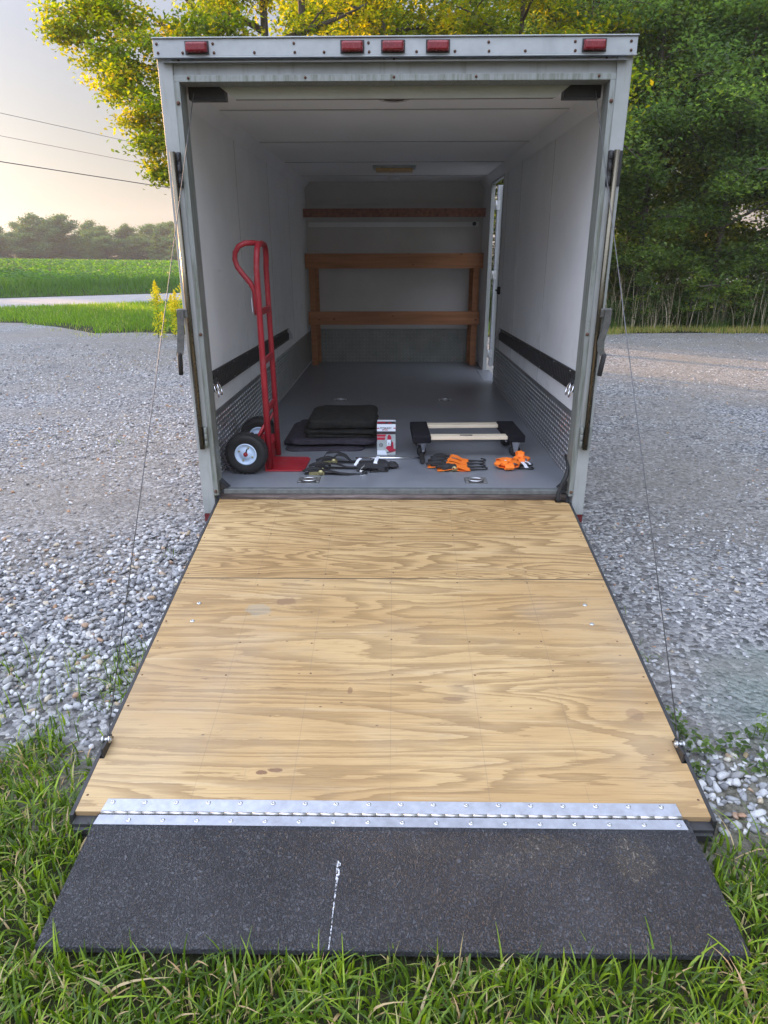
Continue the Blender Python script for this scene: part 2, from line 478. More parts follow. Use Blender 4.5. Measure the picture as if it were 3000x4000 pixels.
def mat_flap():
    m = Mt('rough_black_coating', .62, 0, .45)
    n = m.noise(1.0, 2, .5, vec=m.map((125, 95, 125)), dist=1.6)
    h = m.sm(n, .38, .66)
    big = m.noise(3, 4, .6)
    c = m.mix(m.sm(big, .35, .7), (.034, .035, .042), (.056, .058, .068))
    c = m.mix(m.math('MULTIPLY', h, .38), c, (.105, .106, .118))  # highlights on the raised texture, put into the colour
    c = m.mix(m.math('MULTIPLY', m.sm(m.noise(7, 5, .7), .58, .8), .3), c, (.10, .10, .105))
    x, y, z = m.xyz()
    for cx, cy, rx, ry, a in ((.46, 1.50, .13, .06, .16), (.70, 1.47, .08, .09, .22), (.30, 1.45, .1, .05, .10), (.13, 1.50, .1, .04, .10)):
        c = m.mix(m.math('MULTIPLY', m.math('MULTIPLY', blot(m, x, y, cx, cy, rx, ry, 40, .4), h), a), c, (.42, .34, .22))
    # run of white paint
    px = m.math('ADD', -.148, m.math('ADD', m.math('MULTIPLY', m.math('SUBTRACT', 1.46, y), -.035), m.math('MULTIPLY', m.math('SUBTRACT', m.noise(30, 2), .5), .006)))
    wd = m.math('ADD', .0015, m.math('MULTIPLY', m.sm(y, 1.36, 1.44), .004))
    l = m.math('LESS_THAN', m.math('ABSOLUTE', m.math('SUBTRACT', x, px)), wd)
    l = m.math('MULTIPLY', l, m.math('MULTIPLY', m.math('LESS_THAN', y, 1.458), m.math('GREATER_THAN', y, 1.205)))
    brk = m.math('GREATER_THAN', m.noise(1, 3, .7, vec=m.map((150, 90, 150))), .47)
    c = m.mix(m.math('MULTIPLY', l, brk), c, (.80, .82, .88))
    sp = m.math('MULTIPLY', m.math('LESS_THAN', m.vor(11), .028), m.math('GREATER_THAN', m.noise(4), .57))
    c = m.mix(m.math('MULTIPLY', sp, .7), c, (.55, .55, .52))
    m.col(c); m.bump(h, .012, 1)
    m.rgh(m.math('MULTIPLY_ADD', big, .2, .36))
    return m.m
M['flap'] = mat_flap()

M['alu'] = simple('brushed_aluminium', (.42, .435, .485), .42, .75, .14, 30, .0004, 60)
M['alu_dull'] = simple('dull_aluminium', (.34, .355, .355), .5, .5, .1, 12, .0005, 50)
M['steel'] = simple('galvanised_steel', (.55, .56, .58), .38, .9, .15, 40)
M['chrome'] = simple('chrome', (.85, .86, .9), .14, 1, .03, 20)
M['rust'] = simple('rusty_bolt', (.11, .055, .035), .8, .2, .4, 60)
M['blacksteel'] = simple('black_painted_steel', (.022, .022, .024), .5, 0, .35, 18, .001, 80)
M['rubber'] = simple('black_rubber', (.014, .014, .015), .72, 0, .2, 30, .0006, 150)
M['redpaint'] = simple('red_painted_steel', (.30, .012, .022), .38, 0, .10, 7)
def mat_red():
    m = Mt('red_painted_steel_worn', .38, 0, .5)
    n = m.noise(7, 4)
    c = m.mix(m.sm(n, .3, .7), (.27, .010, .020), (.33, .016, .026))
    chip = m.sm(m.noise(38, 5, .75), .66, .70)
    c = m.mix(m.math('MULTIPLY', chip, .8), c, (.07, .045, .045))
    dust = m.math('MULTIPLY', m.sm(m.noise(9, 5, .7), .5, .75), .22)
    m.col(m.mix(dust, c, (.34, .22, .20))); m.rgh(m.math('MULTIPLY_ADD', n, .35, .25))
    return m.m
M['redpaint'] = mat_red()
M['redlens'] = simple('red_lens', (.17, .006, .010), .25, 0, .2, 22)
M['darkred'] = simple('dark_red_tape', (.13, .012, .014), .5, 0, .2, 30)
M['rim'] = simple('white_painted_rim', (.56, .68, .86), .35, 0, .05, 20)
M['brown'] = simple('tie_wood', (.26, .12, .085), .85, 0, .4, 30)
M['pine'] = simple('pale_pine', (.72, .62, .46), .65, 0, .08, 5)
M['carpet'] = simple('black_carpet', (.016, .016, .020), .95, 0, .3, 120, .002, 600, .1)
M['orange'] = simple('orange_webbing', (1.0, .22, .02), .65, 0, .03, 60, .0005, 900)
M['blackweb'] = simple('black_webbing', (.020, .020, .023), .8, 0, .25, 60, .0005, 900)
M['brass'] = simple('zinc_yellow_steel', (.36, .32, .16), .4, .7, .3, 70)
M['white'] = simple('white_label', (.78, .80, .88), .6, 0, .05, 20)
M['lensyellow'] = simple('yellowed_lamp_lens', (.55, .36, .16), .45, 0, .12, 60)
M['blanket_black'] = None

def mat_painted_frame():
    m = Mt('weathered_white_paint', .42, 0, .5)
    n = m.noise(3, 5, .65); v = m.noise(1, 4, .65, vec=m.map((30, 30, 2.5)))
    c = m.mix(m.sm(n, .35, .7), (.34, .348, .34), (.27, .28, .265))
    c = m.mix(m.math('MULTIPLY', m.sm(v, .50, .75), .5), c, (.17, .18, .125))
    m.col(c); m.rgh(m.math('MULTIPLY_ADD', v, .3, .28))
    return m.m
M['frame'] = mat_painted_frame()
def mat_trim():
    m = Mt('grimy_trim', .5, .25, .5)
    v = m.noise(1, 5, .7, vec=m.map((60, 60, 5)))
    c = m.mix(m.sm(v, .40, .72), (.25, .265, .25), (.13, .14, .105))
    n2 = m.sm(m.noise(45, 4, .7), .60, .72)
    c = m.mix(m.math('MULTIPLY', n2, .6), c, (.12, .11, .09))
    m.col(c)
    return m.m
M['trim'] = mat_trim()
def mat_wall():
    m = Mt('white_wall_board', .6, 0, .3)
    n = m.noise(2.2, 4, .6)
    c = m.mix(m.sm(n, .3, .7), (.80, .81, .82), (.74, .75, .76))
    x, y, z = m.xyz()
    spot = m.math('MULTIPLY', m.math('LESS_THAN', m.vor(3.2), .035), .7)
    c = m.mix(spot, c, (.86, .86, .86))
    scf = m.math('MULTIPLY', m.sm(m.noise(1, 5, .8, vec=m.map((1, 2.5, 30), (3, 1, 4))), .62, .72), .28)
    c = m.mix(scf, c, (.36, .35, .33))
    low = m.math('MULTIPLY', m.sm(m.noise(5, 5, .7), .52, .72), m.math('SUBTRACT', 1.0, m.sm(z, .9, 1.6)))
    c = m.mix(m.math('MULTIPLY', low, .25), c, (.42, .39, .34))
    c = m.mix(m.math('MULTIPLY', m.sm(m.noise(1, 4, .7, vec=m.map((14, 14, .6))), .58, .8), .22), c, (.55, .53, .46))
    m.col(c); m.bump(m.noise(260, 2), .0005)
    return m.m
M['wall'] = mat_wall()
def mat_ceiling():
    m = Mt('ceiling_board', .75, 0, .25)
    n = m.noise(1.2, 4, .6)
    m.col(m.mix(m.sm(n, .3, .7), (.84, .84, .83), (.78, .78, .77)))
    m.bump(m.noise(160, 3), .0008)
    return m.m
M['ceil'] = mat_ceiling()
M['backwall'] = simple('back_wall_board', (.56, .54, .52), .75, 0, .08, 2)
def mat_floor():
    m = Mt('grey_painted_floor', .48, 0, .42)
    n = m.noise(2.5, 5, .65)
    c = m.mix(m.sm(n, .3, .7), (.16, .172, .195), (.205, .217, .238))
    v = m.vor(13); g = m.noise(13, 2)
    chip = m.math('MULTIPLY', m.math('LESS_THAN', m.math('ADD', v, m.math('MULTIPLY', m.noise(90, 2), .05)), .055), m.math('GREATER_THAN', g, .52))
    x, y, z = m.xyz()
    chip = m.math('MULTIPLY', chip, m.math('SUBTRACT', 1.0, m.sm(y, 3.9, 4.6)))
    c = m.mix(chip, c, (.68, .70, .74))
    sp = m.math('MULTIPLY', m.math('LESS_THAN', m.vor(17, vec=m.map((1, 1, 1), (3, 5, 0))), .03), m.math('GREATER_THAN', m.noise(7), .5))
    c = m.mix(sp, c, (.03, .03, .03))
    sc2 = m.sm(m.noise(1, 5, .7, vec=m.map((5, 40, 1))), .6, .75)
    c = m.mix(m.math('MULTIPLY', sc2, .12), c, (.30, .31, .32))
    m.col(c); m.rgh(m.math('MULTIPLY_ADD', n, .3, .20)); m.bump(m.noise(120, 3), .0006)
    ft = m.math('MULTIPLY', m.sm(m.noise(1.0, 6, .75, vec=m.map((2.2, 1.1, 1), (7, 2, 0))), .52, .70), .35)
    m.col(m.mix(ft, c, (.27, .265, .25)))
    return m.m
M['floor'] = mat_floor()
def mat_sill():
    m = Mt('worn_steel_sill', .55, .35, .4)
    n = m.noise(1, 5, .7, vec=m.map((6, 60, 60)))
    m.col(m.rmp(n, [(.3, (.05, .038, .034)), (.55, (.13, .10, .09)), (.8, (.24, .21, .19))]))
    m.bump(n, .001)
    return m.m
M['sill'] = mat_sill()
def mat_beam():
    m = Mt('construction_lumber', .75, 0, .3)
    n = m.noise(1, 4, .6, vec=m.map((1.5, 22, 26)), dist=.6)
    c = m.rmp(n, [(.3, (.30, .125, .06)), (.7, (.46, .21, .10))])
    k = m.math('SUBTRACT', 1.0, m.sm(m.vor(1, vec=m.map((5.5, 3, 9))), .06, .14))
    c = m.mix(m.math('MULTIPLY', k, .8), c, (.10, .03, .015))
    m.col(c)
    return m.m
M['beam'] = mat_beam()
M['silltrim'] = simple('worn_sill_trim', (.13, .14, .14), .6, .2, .25, 30)
M['tread'] = simple('aluminium_tread_plate', (.34, .35, .365), .38, .75, .15, 9)
M['lozenge'] = simple('polished_lozenge', (.86, .88, .92), .22, .85, .1, 60)
M['darksteel'] = simple('dark_lever_steel', (.13, .128, .12), .45, .7, .3, 30)
M['cable'] = simple('cable_wire', (.12, .12, .125), .5, .6, .2, 50)
M['etrack'] = simple('black_etrack_steel', (.035, .035, .036), .55, .3, .25, 30)
def mat_blanket(name, c1, c2, quilt):
    m = Mt(name, .95, 0, .12)
    n = m.noise(30, 5, .7)
    m.col(m.rmp(n, [(.3, c1), (.7, c2)]))
    w = m.noise(1, 3, .6, vec=m.map((24, 24, 60)))
    m.bump(w, quilt); m.bump(m.noise(500, 2), .0008)
    return m.m
M['blanket_black'] = mat_blanket('black_quilt', (.014, .014, .014), (.032, .032, .029), .006)
M['blanket_purple'] = mat_blanket('grey_purple_quilt', (.030, .028, .036), (.060, .055, .070), .006)
M['boxgrey'] = simple('printed_grey_card', (.38, .42, .42), .5, 0, .18, 22)
M['boxdark'] = simple('printed_dark_card', (.045, .03, .035), .5, 0, .3, 22)
M['boxwhite'] = simple('printed_white_card', (.74, .79, .86), .5, 0, .03, 10)
M['boxred'] = simple('printed_red_card', (.42, .015, .045), .45, 0, .12, 40)
M['ink'] = simple('black_ink', (.015, .015, .02), .6, 0, .1, 10)

# ================================================================== SETTING
TH = R(30); E = Vector((cos(TH), sin(TH), 0)); NN = Vector((-sin(TH), cos(TH), 0))   # road frame
def sheet(name, pts, z, mat, sub=0):
    mb = MB(); mb.add([(x, y, z) for x, y in pts], [tuple(range(len(pts)))])
    return tag(mb.build(name, mat), kind='structure')
sheet('ground', [(-420, -120), (420, -120), (420, 420), (-420, 420)], 0, M['ground'])
rd = [E * -235 + NN * 25.45, E * 235 + NN * 25.45, E * 235 + NN * 31.0, E * -235 + NN * 31.0]
sheet('road', [(p.x, p.y) for p in rd], .008, M['asphalt'])
gv = [(-30, 1.55), (-2.2, 1.75), (-1.5, 1.62), (1.2, 1.45), (2.0, 1.45), (30, 1.3), (30, 15.0), (9.5, 15.1), (7, 15.35), (4.5, 15.2), (2, 14.6), (-1, 14.4), (-4.4, 15.0), (-5.6, 15.5), (-6.6, 15.3), (-8.0, 16.6), (-9.4, 17.6), (-14, 18.4), (-30, 14)]
sheet('gravel_yard', gv, .004, M['gravel'])

# field: raised crop land beyond the road, gently rising away to the left
def field_z(x, y):
    n = -x * sin(TH) + y * cos(TH)
    t = np.clip((n - 34.5) / 40, 0, 1)
    rise = .12 + .36 * np.clip((-18 - x) / 17, 0, 1.5)
    return .38 + t * rise + .05 * vnoise(x, y, .09, 3) - np.clip((n - 78) / 40, 0, 1) * .6
def grid_obj(name, a0, a1, n0, n1, na, nb, zf, mat, kind='structure', z0=0):
    A, B = np.meshgrid(np.linspace(a0, a1, na), np.linspace(n0, n1, nb))
    X = A * cos(TH) - B * sin(TH); Y = A * sin(TH) + B * cos(TH)
    Z = zf(X, Y)
    V = np.stack([X.ravel(), Y.ravel(), Z.ravel()], 1)
    i = np.arange((nb - 1) * na).reshape(nb - 1, na)[:, :-1].ravel()
    F = np.stack([i, i + 1, i + na + 1, i + na], 1)
    return tag(npmesh(name, V, F, mat, smooth=True), kind=kind)
grid_obj('field', -80, 120, 34.3, 112, 160, 70, lambda x, y: field_z(x, y) - .12 + 0 * x, M['ground'])
def bank_z(x, y):
    n = -x * sin(TH) + y * cos(TH)
    return .012 + .33 * np.clip((n - 31.3) / 3.2, 0, 1) ** 1.2
grid_obj('verge', -80, 120, 31.02, 34.6, 160, 8, bank_z, M['ground'])

# ------------------------------------------------------------------ leaf scatter
def kites(P, size, rs, up=.5, wr=.55, tint=None, droop=.0, aspect=None):
    """one folded leaf (kite) per row of P; returns V, F, T"""
    n = len(P)
    N = rs.normal(size=(n, 3)); N[:, 2] = np.abs(N[:, 2]) + up * 2; N /= np.linalg.norm(N, axis=1)[:, None]
    D = rs.normal(size=(n, 3)); D[:, 2] -= droop; D -= N * (D * N).sum(1)[:, None]; D /= np.linalg.norm(D, axis=1)[:, None]
    S = np.cross(N, D)
    L = size * rs.uniform(.6, 1.35, n)[:, None]
    W = L * wr
    V = np.empty((n, 4, 3))
    V[:, 0] = P - D * L * .5
    V[:, 1] = P + S * W * .5 + N * L * .10 - D * L * .05
    V[:, 2] = P + D * L * .5 - N * L * .08
    V[:, 3] = P - S * W * .5 + N * L * .10 - D * L * .05
    F = np.arange(n * 4).reshape(n, 4)
    T = np.repeat(rs.uniform(0, 1, n) if tint is None else tint, 4)
    return V.reshape(-1, 3), F, T

def blades(P, h, w, rs, lean=.5, nseg=4, tint=None, flat=0.0, mid=None):
    """curved tapered grass blades; P (n,3) roots"""
    n = len(P)
    a = rs.uniform(0, 2 * pi, n); d = np.stack([np.cos(a), np.sin(a), np.zeros(n)], 1)
    H = h * rs.uniform(.45, 1.3, n); W = w * rs.uniform(.6, 1.3, n)
    ln = lean * rs.uniform(.2, 1.6, n)
    b = a + rs.normal(0, .5, n) + pi / 2; sd = np.stack([np.cos(b), np.sin(b), np.zeros(n)], 1)
    V = np.empty((n, (nseg + 1) * 2, 3))
    for k in range(nseg + 1):
        t = k / nseg
        ang = ln * t
        c = P + d * (H * (1 - np.cos(ang * 1.2)) * .9 * t + H * ln * .22 * t)[:, None]
        c = c.copy(); c[:, 2] += H * t * np.cos(ang * .75)
        ww = W * (1 - t ** 1.8) * .5 * (.7 + .3 * min(1, t * 3)) + .0003
        V[:, 2 * k] = c - sd * ww[:, None]; V[:, 2 * k + 1] = c + sd * ww[:, None]
    base = (np.arange(n) * (nseg + 1) * 2)[:, None]
    q = np.array([[2 * k, 2 * k + 1, 2 * k + 3, 2 * k + 2] for k in range(nseg)]).ravel()
    F = (base + q).reshape(-1, 4)
    T = np.repeat(rs.uniform(0, 1, n) if tint is None else tint, (nseg + 1) * 2)
    return V.reshape(-1, 3), F, T

def merge(parts):
    Vs, Fs, Ts, o = [], [], [], 0
    for V, F, T in parts:
        Vs.append(V); Fs.append(F + o); Ts.append(T); o += len(V)
    return np.concatenate(Vs), np.concatenate(Fs), np.concatenate(Ts)

# ------------------------------------------------------------------ trees
def tree_meshes(seed, H, Rad, base, n_leaf, leaf, trunk_r=.11, n_limb=16, clump=.32, per=22, mat='leaf_forest', conifer=False, up=.5, blobs=None, tall_bias=1.0):
    """returns (crown mesh, trunk mesh)"""
    rs = np.random.default_rng(seed); rd_ = random.Random(seed)
    mb = MB()
    bend = [(rd_.uniform(-.25, .25), rd_.uniform(-.25, .25)) for _ in range(6)]
    tp = []
    for i in range(8):
        t = i / 7
        tp.append(Vector((bend[0][0] * t * t * H * .12 + .03 * sin(5 * t + seed), bend[0][1] * t * t * H * .12, H * .93 * t)))
    mb.tube(tp, [trunk_r * (1.35 if i == 0 else 1) * (1 - .85 * i / 7) for i in range(8)], 9)
    spots = []; wts = []
    def trunk_at(h):
        t = min(max(h / (H * .93), 0), 1) * 7; i = min(int(t), 6); return tp[i].lerp(tp[i + 1], t - i)
    for k in range(n_limb):
        f = (k + rd_.random() * .8) / n_limb
        h = base * H + (H * .93 - base * H) * (f ** tall_bias)
        a = k * 2.4 + rd_.uniform(-.5, .5)
        if conifer: L = Rad * (1.02 - f) + .15
        else: L = Rad * (sin(pi * min(.98, .22 + .74 * f)) ** .7) * rd_.uniform(.7, 1.15)
        rise = (.15 if conifer else rd_.uniform(.15, .75)) * L
        s0 = trunk_at(h)
        pts = []
        for j in range(6):
            u = j / 5
            pts.append(s0 + Vector((cos(a + .25 * sin(3 * u + k)) * L * u, sin(a + .25 * sin(3 * u + k)) * L * u, rise * u - .18 * L * u * u)))
        r0 = trunk_r * (1 - .8 * f) * .5
        mb.tube(pts, [r0 * (1 - .85 * j / 5) + .004 for j in range(6)], 6)
        for j in range(int(4 + L * 5)):
            u = rd_.uniform(.25, 1.05)
            i = min(int(u * 5), 4); p = pts[i].lerp(pts[i + 1], u * 5 - i)
            o = Vector((rd_.gauss(0, 1), rd_.gauss(0, 1), rd_.gauss(0, .6))) * (.12 + .16 * L * .5)
            q = p + o
            if rd_.random() < .5: mb.tube([p, p.lerp(q, .5) + Vector((0, 0, .03)), q], [r0 * .3 + .003, r0 * .2 + .003, .002], 4, caps=False)
            spots.append(q); wts.append(1)
    if blobs:
        for (bx, by, bz, br) in blobs:
            c = Vector((bx, by, bz)); s0 = trunk_at(max(bz * .62, .5))
            mid = s0.lerp(c, .5) + Vector((0, 0, .12 * (c - s0).length))
            pts = [s0, s0.lerp(mid, .5) + Vector((0, 0, .05)), mid, mid.lerp(c, .5) + Vector((.03, 0, .03)), c]
            mb.tube(pts, [.055, .045, .032, .02, .008], 6)
            for j in range(int(10 + br * br * 42)):
                v = Vector((rd_.gauss(0, 1), rd_.gauss(0, 1), rd_.gauss(0, 1))); v.normalize()
                v *= br * rd_.random() ** .5
                q = c + Vector((v.x, v.y, v.z * .8))
                if rd_.random() < .25: mb.tube([c.lerp(q, .2), q], [.008, .002], 4, caps=False)
                spots.append(q)
    S = np.array([tuple(s) for s in spots])
    n_cl = len(S)
    per_ = max(4, int(n_leaf / n_cl))
    idx = np.repeat(np.arange(n_cl), per_)
    P = S[idx] + rs.normal(size=(len(idx), 3)) * np.array([clump, clump, clump * (.28 if conifer else .5)])
    P[:, 2] = np.maximum(P[:, 2], .05)
    tint = np.clip(rs.beta(2, 2.4, n_cl)[idx] * .75 + rs.uniform(0, .28, len(idx)), 0, 1)
    V, F, T = kites(P, leaf, rs, up=up, tint=tint, wr=.62, droop=.5)
    crown = bpy.data.meshes.new('crown')
    o = npmesh('crown', V, F, M[mat], tint=T)
    cm = o.data; bpy.data.objects.remove(o)
    ob = mb.build('trunk', M['bark']); tm = ob.data; bpy.data.objects.remove(ob)
    return cm, tm

def place_tree(name, meshes, loc, rz, s, label, cat='tree', group=None):
    e = empty(name, loc, label, cat, group)
    e.rotation_euler = (0, 0, rz); e.scale = (s, s, s) if not isinstance(s, tuple) else s
    for nm, me in zip(('crown', 'trunk'), meshes):
        o = bpy.data.objects.new(nm, me); COL.objects.link(o); o.parent = e
    return e

# ================================================================== TRAILER
def fz(y): return .448 - .0102 * (y - 3.6)      # trailer floor, tipped slightly towards the nose
T = empty('cargo_trailer', (0, 6.0, 0), 'white enclosed cargo trailer with its rear ramp door lowered onto the grass', 'trailer')
W, LB = 1.03, 8.6
def bx(name, a, b, mat, parent=T, bev=0):
    return MB().box(a, b).build(name, M[mat], parent, bev)

mb = MB(); mb.hexa([(-W, 3.63, .36), (W, 3.63, .36), (W, LB, .31), (-W, LB, .31), (-W, 3.63, fz(3.63)), (W, 3.63, fz(3.63)), (W, LB, fz(LB)), (-W, LB, fz(LB))])
floor_o = mb.build('floor', M['floor'], T)
MB().box((-1.062, 3.665, .30), (-W, LB + .03, 2.47)).build('wall', M['wall'], T)
DY0, DY1, DZ0, DZ1 = 7.07, 7.93, .405, 2.35
mb = MB(); mb.box((W, 3.665, .30), (1.062, DY0, 2.47)); mb.box((W, DY1, .30), (1.062, LB + .03, 2.47)); mb.box((W, DY0, .30), (1.062, DY1, DZ0 - .004)); mb.box((W, DY0, DZ1), (1.062, DY1, 2.47))
mb.build('wall', M['wall'], T)
MB().box((-W, LB, .30), (W, LB + .03, 2.47)).build('front_wall', M['backwall'], T)
MB().box((-1.06, 3.70, 2.432), (1.06, LB + .03, 2.475)).build('ceiling', M['ceil'], T)
MB().box((-1.066, 3.70, 2.478), (1.066, LB + .05, 2.50)).build('roof', M['frame'], T)
MB().box((-.95, 3.66, .22), (.95, LB, .295)).build('underframe', M['blacksteel'], T)
# nose and tongue
mb = MB(); mb.hexa([(-1.06, LB + .05, .3), (1.06, LB + .05, .3), (.25, 9.35, .3), (-.25, 9.35, .3), (-1.06, LB + .05, 2.45), (1.06, LB + .05, 2.45), (.25, 9.35, 2.35), (-.25, 9.35, 2.35)])
mb.build('nose', M['frame'], T, .01)
mb = MB(); mb.tube([(-.6, 8.8, .26), (0, 10.5, .3)], .04, 4, smooth=False); mb.tube([(.6, 8.8, .26), (0, 10.5, .3)], .04, 4, smooth=False); mb.cyl((0, 10.3, .05), (0, 10.3, .75), .03)
mb.build('tongue', M['blacksteel'], T)
for s in (-1, 1):
    x0 = 1.09 * s
    wh = MB(); wh.lathe([(.17, 0), (.30, -.005), (.335, .03), (.335, .15), (.30, .185), (.17, .18)], (min(x0, x0 + .18 * s) if s > 0 else x0 - .18, 6.3, .335), 'x', 32)
    wo_ = wh.build('wheel', M['rubber'], T)
    MB().lathe([(0, 0), (.17, 0), (.175, .05), (0, .06)], ((x0 + .15 * s) if s > 0 else x0 - .20, 6.3, .335), 'x', 24).build('rim', M['steel'], wo_)
    mb = MB(); pts = []
    for k in range(13):
        q = pi * k / 12; pts.append(((x0 + .1 * s), 6.3 - .43 * cos(q), .36 + .40 * sin(q)))
    mb.ribbon(pts, .22, .006, side=(1, 0, 0)); mb.build('fender', M['trim'], T)

# seams of the ceiling boards and wall boards
mb = MB()
for y in (4.32, 5.52, 6.72, 7.9):
    mb.box((-.98, y, 2.4285), (.98, y + .007, 2.4315))
mb.each('ceiling_seam', simple('ceiling_joint', (.36, .36, .35), .7), T)
mb = MB()
for y in (4.24, 5.44, 6.64, 7.82): mb.box((-1.0, y + .09, 2.426), (1.0, y + .115, 2.4312))
mb.each('ceiling_batten', M['wall'], T)
mb = MB()
for x in (-W + .0006, W - .0006):
    for y, z1 in ((4.90, 2.42), (6.1, 2.42), (7.22 if x < 0 else 6.82, 2.42)):
        mb.box((x - .0012, y, .45), (x + .0012, y + .005, z1))
mb.each('wall_seam', simple('grey_joint', (.46, .46, .45), .7), T)
mb = MB()
for s in (-1, 1): mb.hexa([(s * 1.0285, 3.7, 2.36), (s * .97, 3.7, 2.43), (s * .97, LB, 2.43), (s * 1.0285, LB, 2.36), (s * 1.031, 3.7, 2.362), (s * .975, 3.7, 2.434), (s * .975, LB, 2.434), (s * 1.031, LB, 2.362)])
mb.build('cove_trim', M['wall'], T)

# tread plate with raised lozenges
def tread(face, y0, y1, zt0, zt1, zb, x, sgn, name='tread_plate', mirror=False, sx=.030):
    mb = MB()
    def pt(y, z, d):   # d = stand off from wall
        return (x - sgn * d, y, z) if face == 'x' else (y, x - d, z)
    def top(y): return zt0 + (zt1 - zt0) * (y - y0) / (y1 - y0)
    a = [pt(y0, zb(y0), 0), pt(y1, zb(y1), 0), pt(y1, top(y1), 0), pt(y0, top(y0), 0)]
    b = [pt(y0, zb(y0), .003), pt(y1, zb(y1), .003), pt(y1, top(y1), .003), pt(y0, top(y0), .003)]
    mb.hexa(a + b)
    ny = int((y1 - y0) / sx)
    for i in range(ny):
        y = y0 + (i + .5) * sx
        nz = int((top(y) - zb(y)) / sx)
        for j in range(nz):
            z = zb(y) + (j + .5) * sx
            q = pi / 4 if (i + j) % 2 else -pi / 4
            L, w_ = sx * .46, sx * .16
            c, s_ = cos(q), sin(q)
            P = [(L, 0), (0, w_), (-L, 0), (0, -w_)]
            o = len(mb.v)
            for u, v in P: mb.v.append(pt(y + u * c - v * s_, z + u * s_ + v * c, .0032))
            mb.v.append(pt(y, z, .0075))
            for k in range(4): mb.face((o + k, o + (k + 1) % 4, o + 4))
    o = mb.build(name, M['tread'], T); o.data.materials.append(M['lozenge'])
    for p in o.data.polygons:
        if len(p.vertices) == 3: p.material_index = 1
    return o
fl = lambda y: fz(y) + .001
tread('x', 3.68, 6.02, .838, .80, fl, -W, -1)
mb = MB()     # ribbed sheet further in
for k in range(14):
    z0 = .43 + .0275 * k
    mb.hexa([(-W, 6.03, z0), (-W + .004, 6.03, z0), (-W + .004, LB - .01, z0 - .014 - .02 * k / 14), (-W, LB - .01, z0 - .014 - .02 * k / 14),
             (-W, 6.03, z0 + .0265), (-W + .004, 6.03, z0 + .0265), (-W + .004, LB - .01, z0 + .0115 - .02 * k / 14), (-W, LB - .01, z0 + .0115 - .02 * k / 14)])
    mb.tube([(-W + .004, 6.03, z0 + .013), (-W + .004, LB - .01, z0 - .002 - .02 * k / 14)], .0075, 8)
mb.build('ribbed_plate', M['alu_dull'], T)
tread('x', 3.68, 7.06, .838, .782, fl, W, 1)
kp = tread('y', -.93, .90, .80, .80, lambda y: fz(LB) + .001, LB, 1, 'kick_plate', sx=.042); kp.data.materials[0] = simple('dull_kick_plate', (.20, .21, .195), .5, .6, .2, 5); kp.data.materials[1] = simple('dull_kick_plate_pattern', (.34, .35, .33), .45, .6, .2, 5)

# e-track rails and hanging rings
def etrack(sgn):
    x = sgn * W; d = lambda a: x - sgn * a
    mb = MB()
    y0, y1 = 3.70, 6.78
    zt = lambda y: 1.067 - .0236 * (y - 3.7); zb_ = lambda y: .948 - .0205 * (y - 3.87)
    mb.hexa([(d(0), y0, zb_(y0)), (d(0), y1, zb_(y1)), (d(.012), y1, zb_(y1)), (d(.012), y0, zb_(y0)), (d(0), y0, zt(y0)), (d(0), y1, zt(y1)), (d(.012), y1, zt(y1)), (d(.012), y0, zt(y0))])
    y = y0 + .06
    while y < y1 - .08:      # vertical slots stand as raised ribs
        m_ = (zt(y) + zb_(y)) / 2
        mb.box((min(d(.011), d(.0165)), y, m_ - .034), (max(d(.011), d(.0165)), y + .012, m_ + .034)); y += .042
    o = mb.build('wall_track', M['etrack'], T)
    mb = MB(); y = y0 + .25
    while y < y1:
        for z in (zt(y) - .010, zb_(y) + .010): mb.lathe([(0, 0), (.006, 0), (.004, .003), (0, .004)] if sgn < 0 else [(0, 0), (.006, 0), (.004, -.003), (0, -.004)], (d(.012), y, z), 'x', 8)
        y += .42
    mb.each('screw', M['chrome'], o)
    for yy, n in ((3.80, 2), (6.70, 3)):
        for k in range(n):
            mb = MB(); pts = []; yc = yy + .07 * k * (1 if n == 2 else .35); zc = zb_(yc) + (.028 if n == 2 else .06)
            for q in range(20):
                a = 2 * pi * q / 20
                pts.append((d(.026 + .010 * (1 - sin(a))) , yc + .024 * cos(a), zc - .012 + .034 * sin(a)))
            mb.tube(pts, .0048, 8, closed=True)
            mb.box((min(d(.012), d(.024)), yc - .012, zc + .012), (max(d(.012), d(.024)), yc + .012, zc + .048))
            mb.build('ring', M['chrome'] if n == 2 else M['steel'], o)
etrack(-1); etrack(1)

# rear frame ------------------------------------------------------
YF = 3.56
for s in (-1, 1):
    def xs(a, b): return (min(a * s, b * s), max(a * s, b * s))
    a, b = xs(.9975, 1.065)
    post = MB().box((a, YF, .315), (b, 3.664, 2.507)).build('rear_post', M['frame'], T, .004)
    a, b = xs(.972, .9972)
    tr = MB(); tr.box((a, YF - .004, .425), (b, 3.664, 2.413)); tr.build('corner_trim', M['trim'], post, .002)
    a, b = xs(.990, 1.064)
    bx('reflective_tape', (a, YF + .003, .268), (b, 3.66, .3145), 'darkred', post)
    mb = MB()
    for z in (.45, 1.30, 2.33): mb.lathe([(0, 0), (.009, 0), (.008, -.006), (0, -.009)], (s * .985, YF - .004, z), 'y', 8)
    mb.each('bolt', M['rust'], post)
    a, b = xs(.84, 1.03)
    # dark gusset plates
    mb = MB(); q = [(s * .972, .447), (s * .925, .447), (s * .972, .497)]
    mb.add([(x, 3.60, z) for x, z in q] + [(x, 3.66, z) for x, z in q], [(0, 1, 2), (3, 5, 4), (0, 3, 4, 1), (1, 4, 5, 2), (2, 5, 3, 0)])
    mb.build('gusset', M['blacksteel'], T)
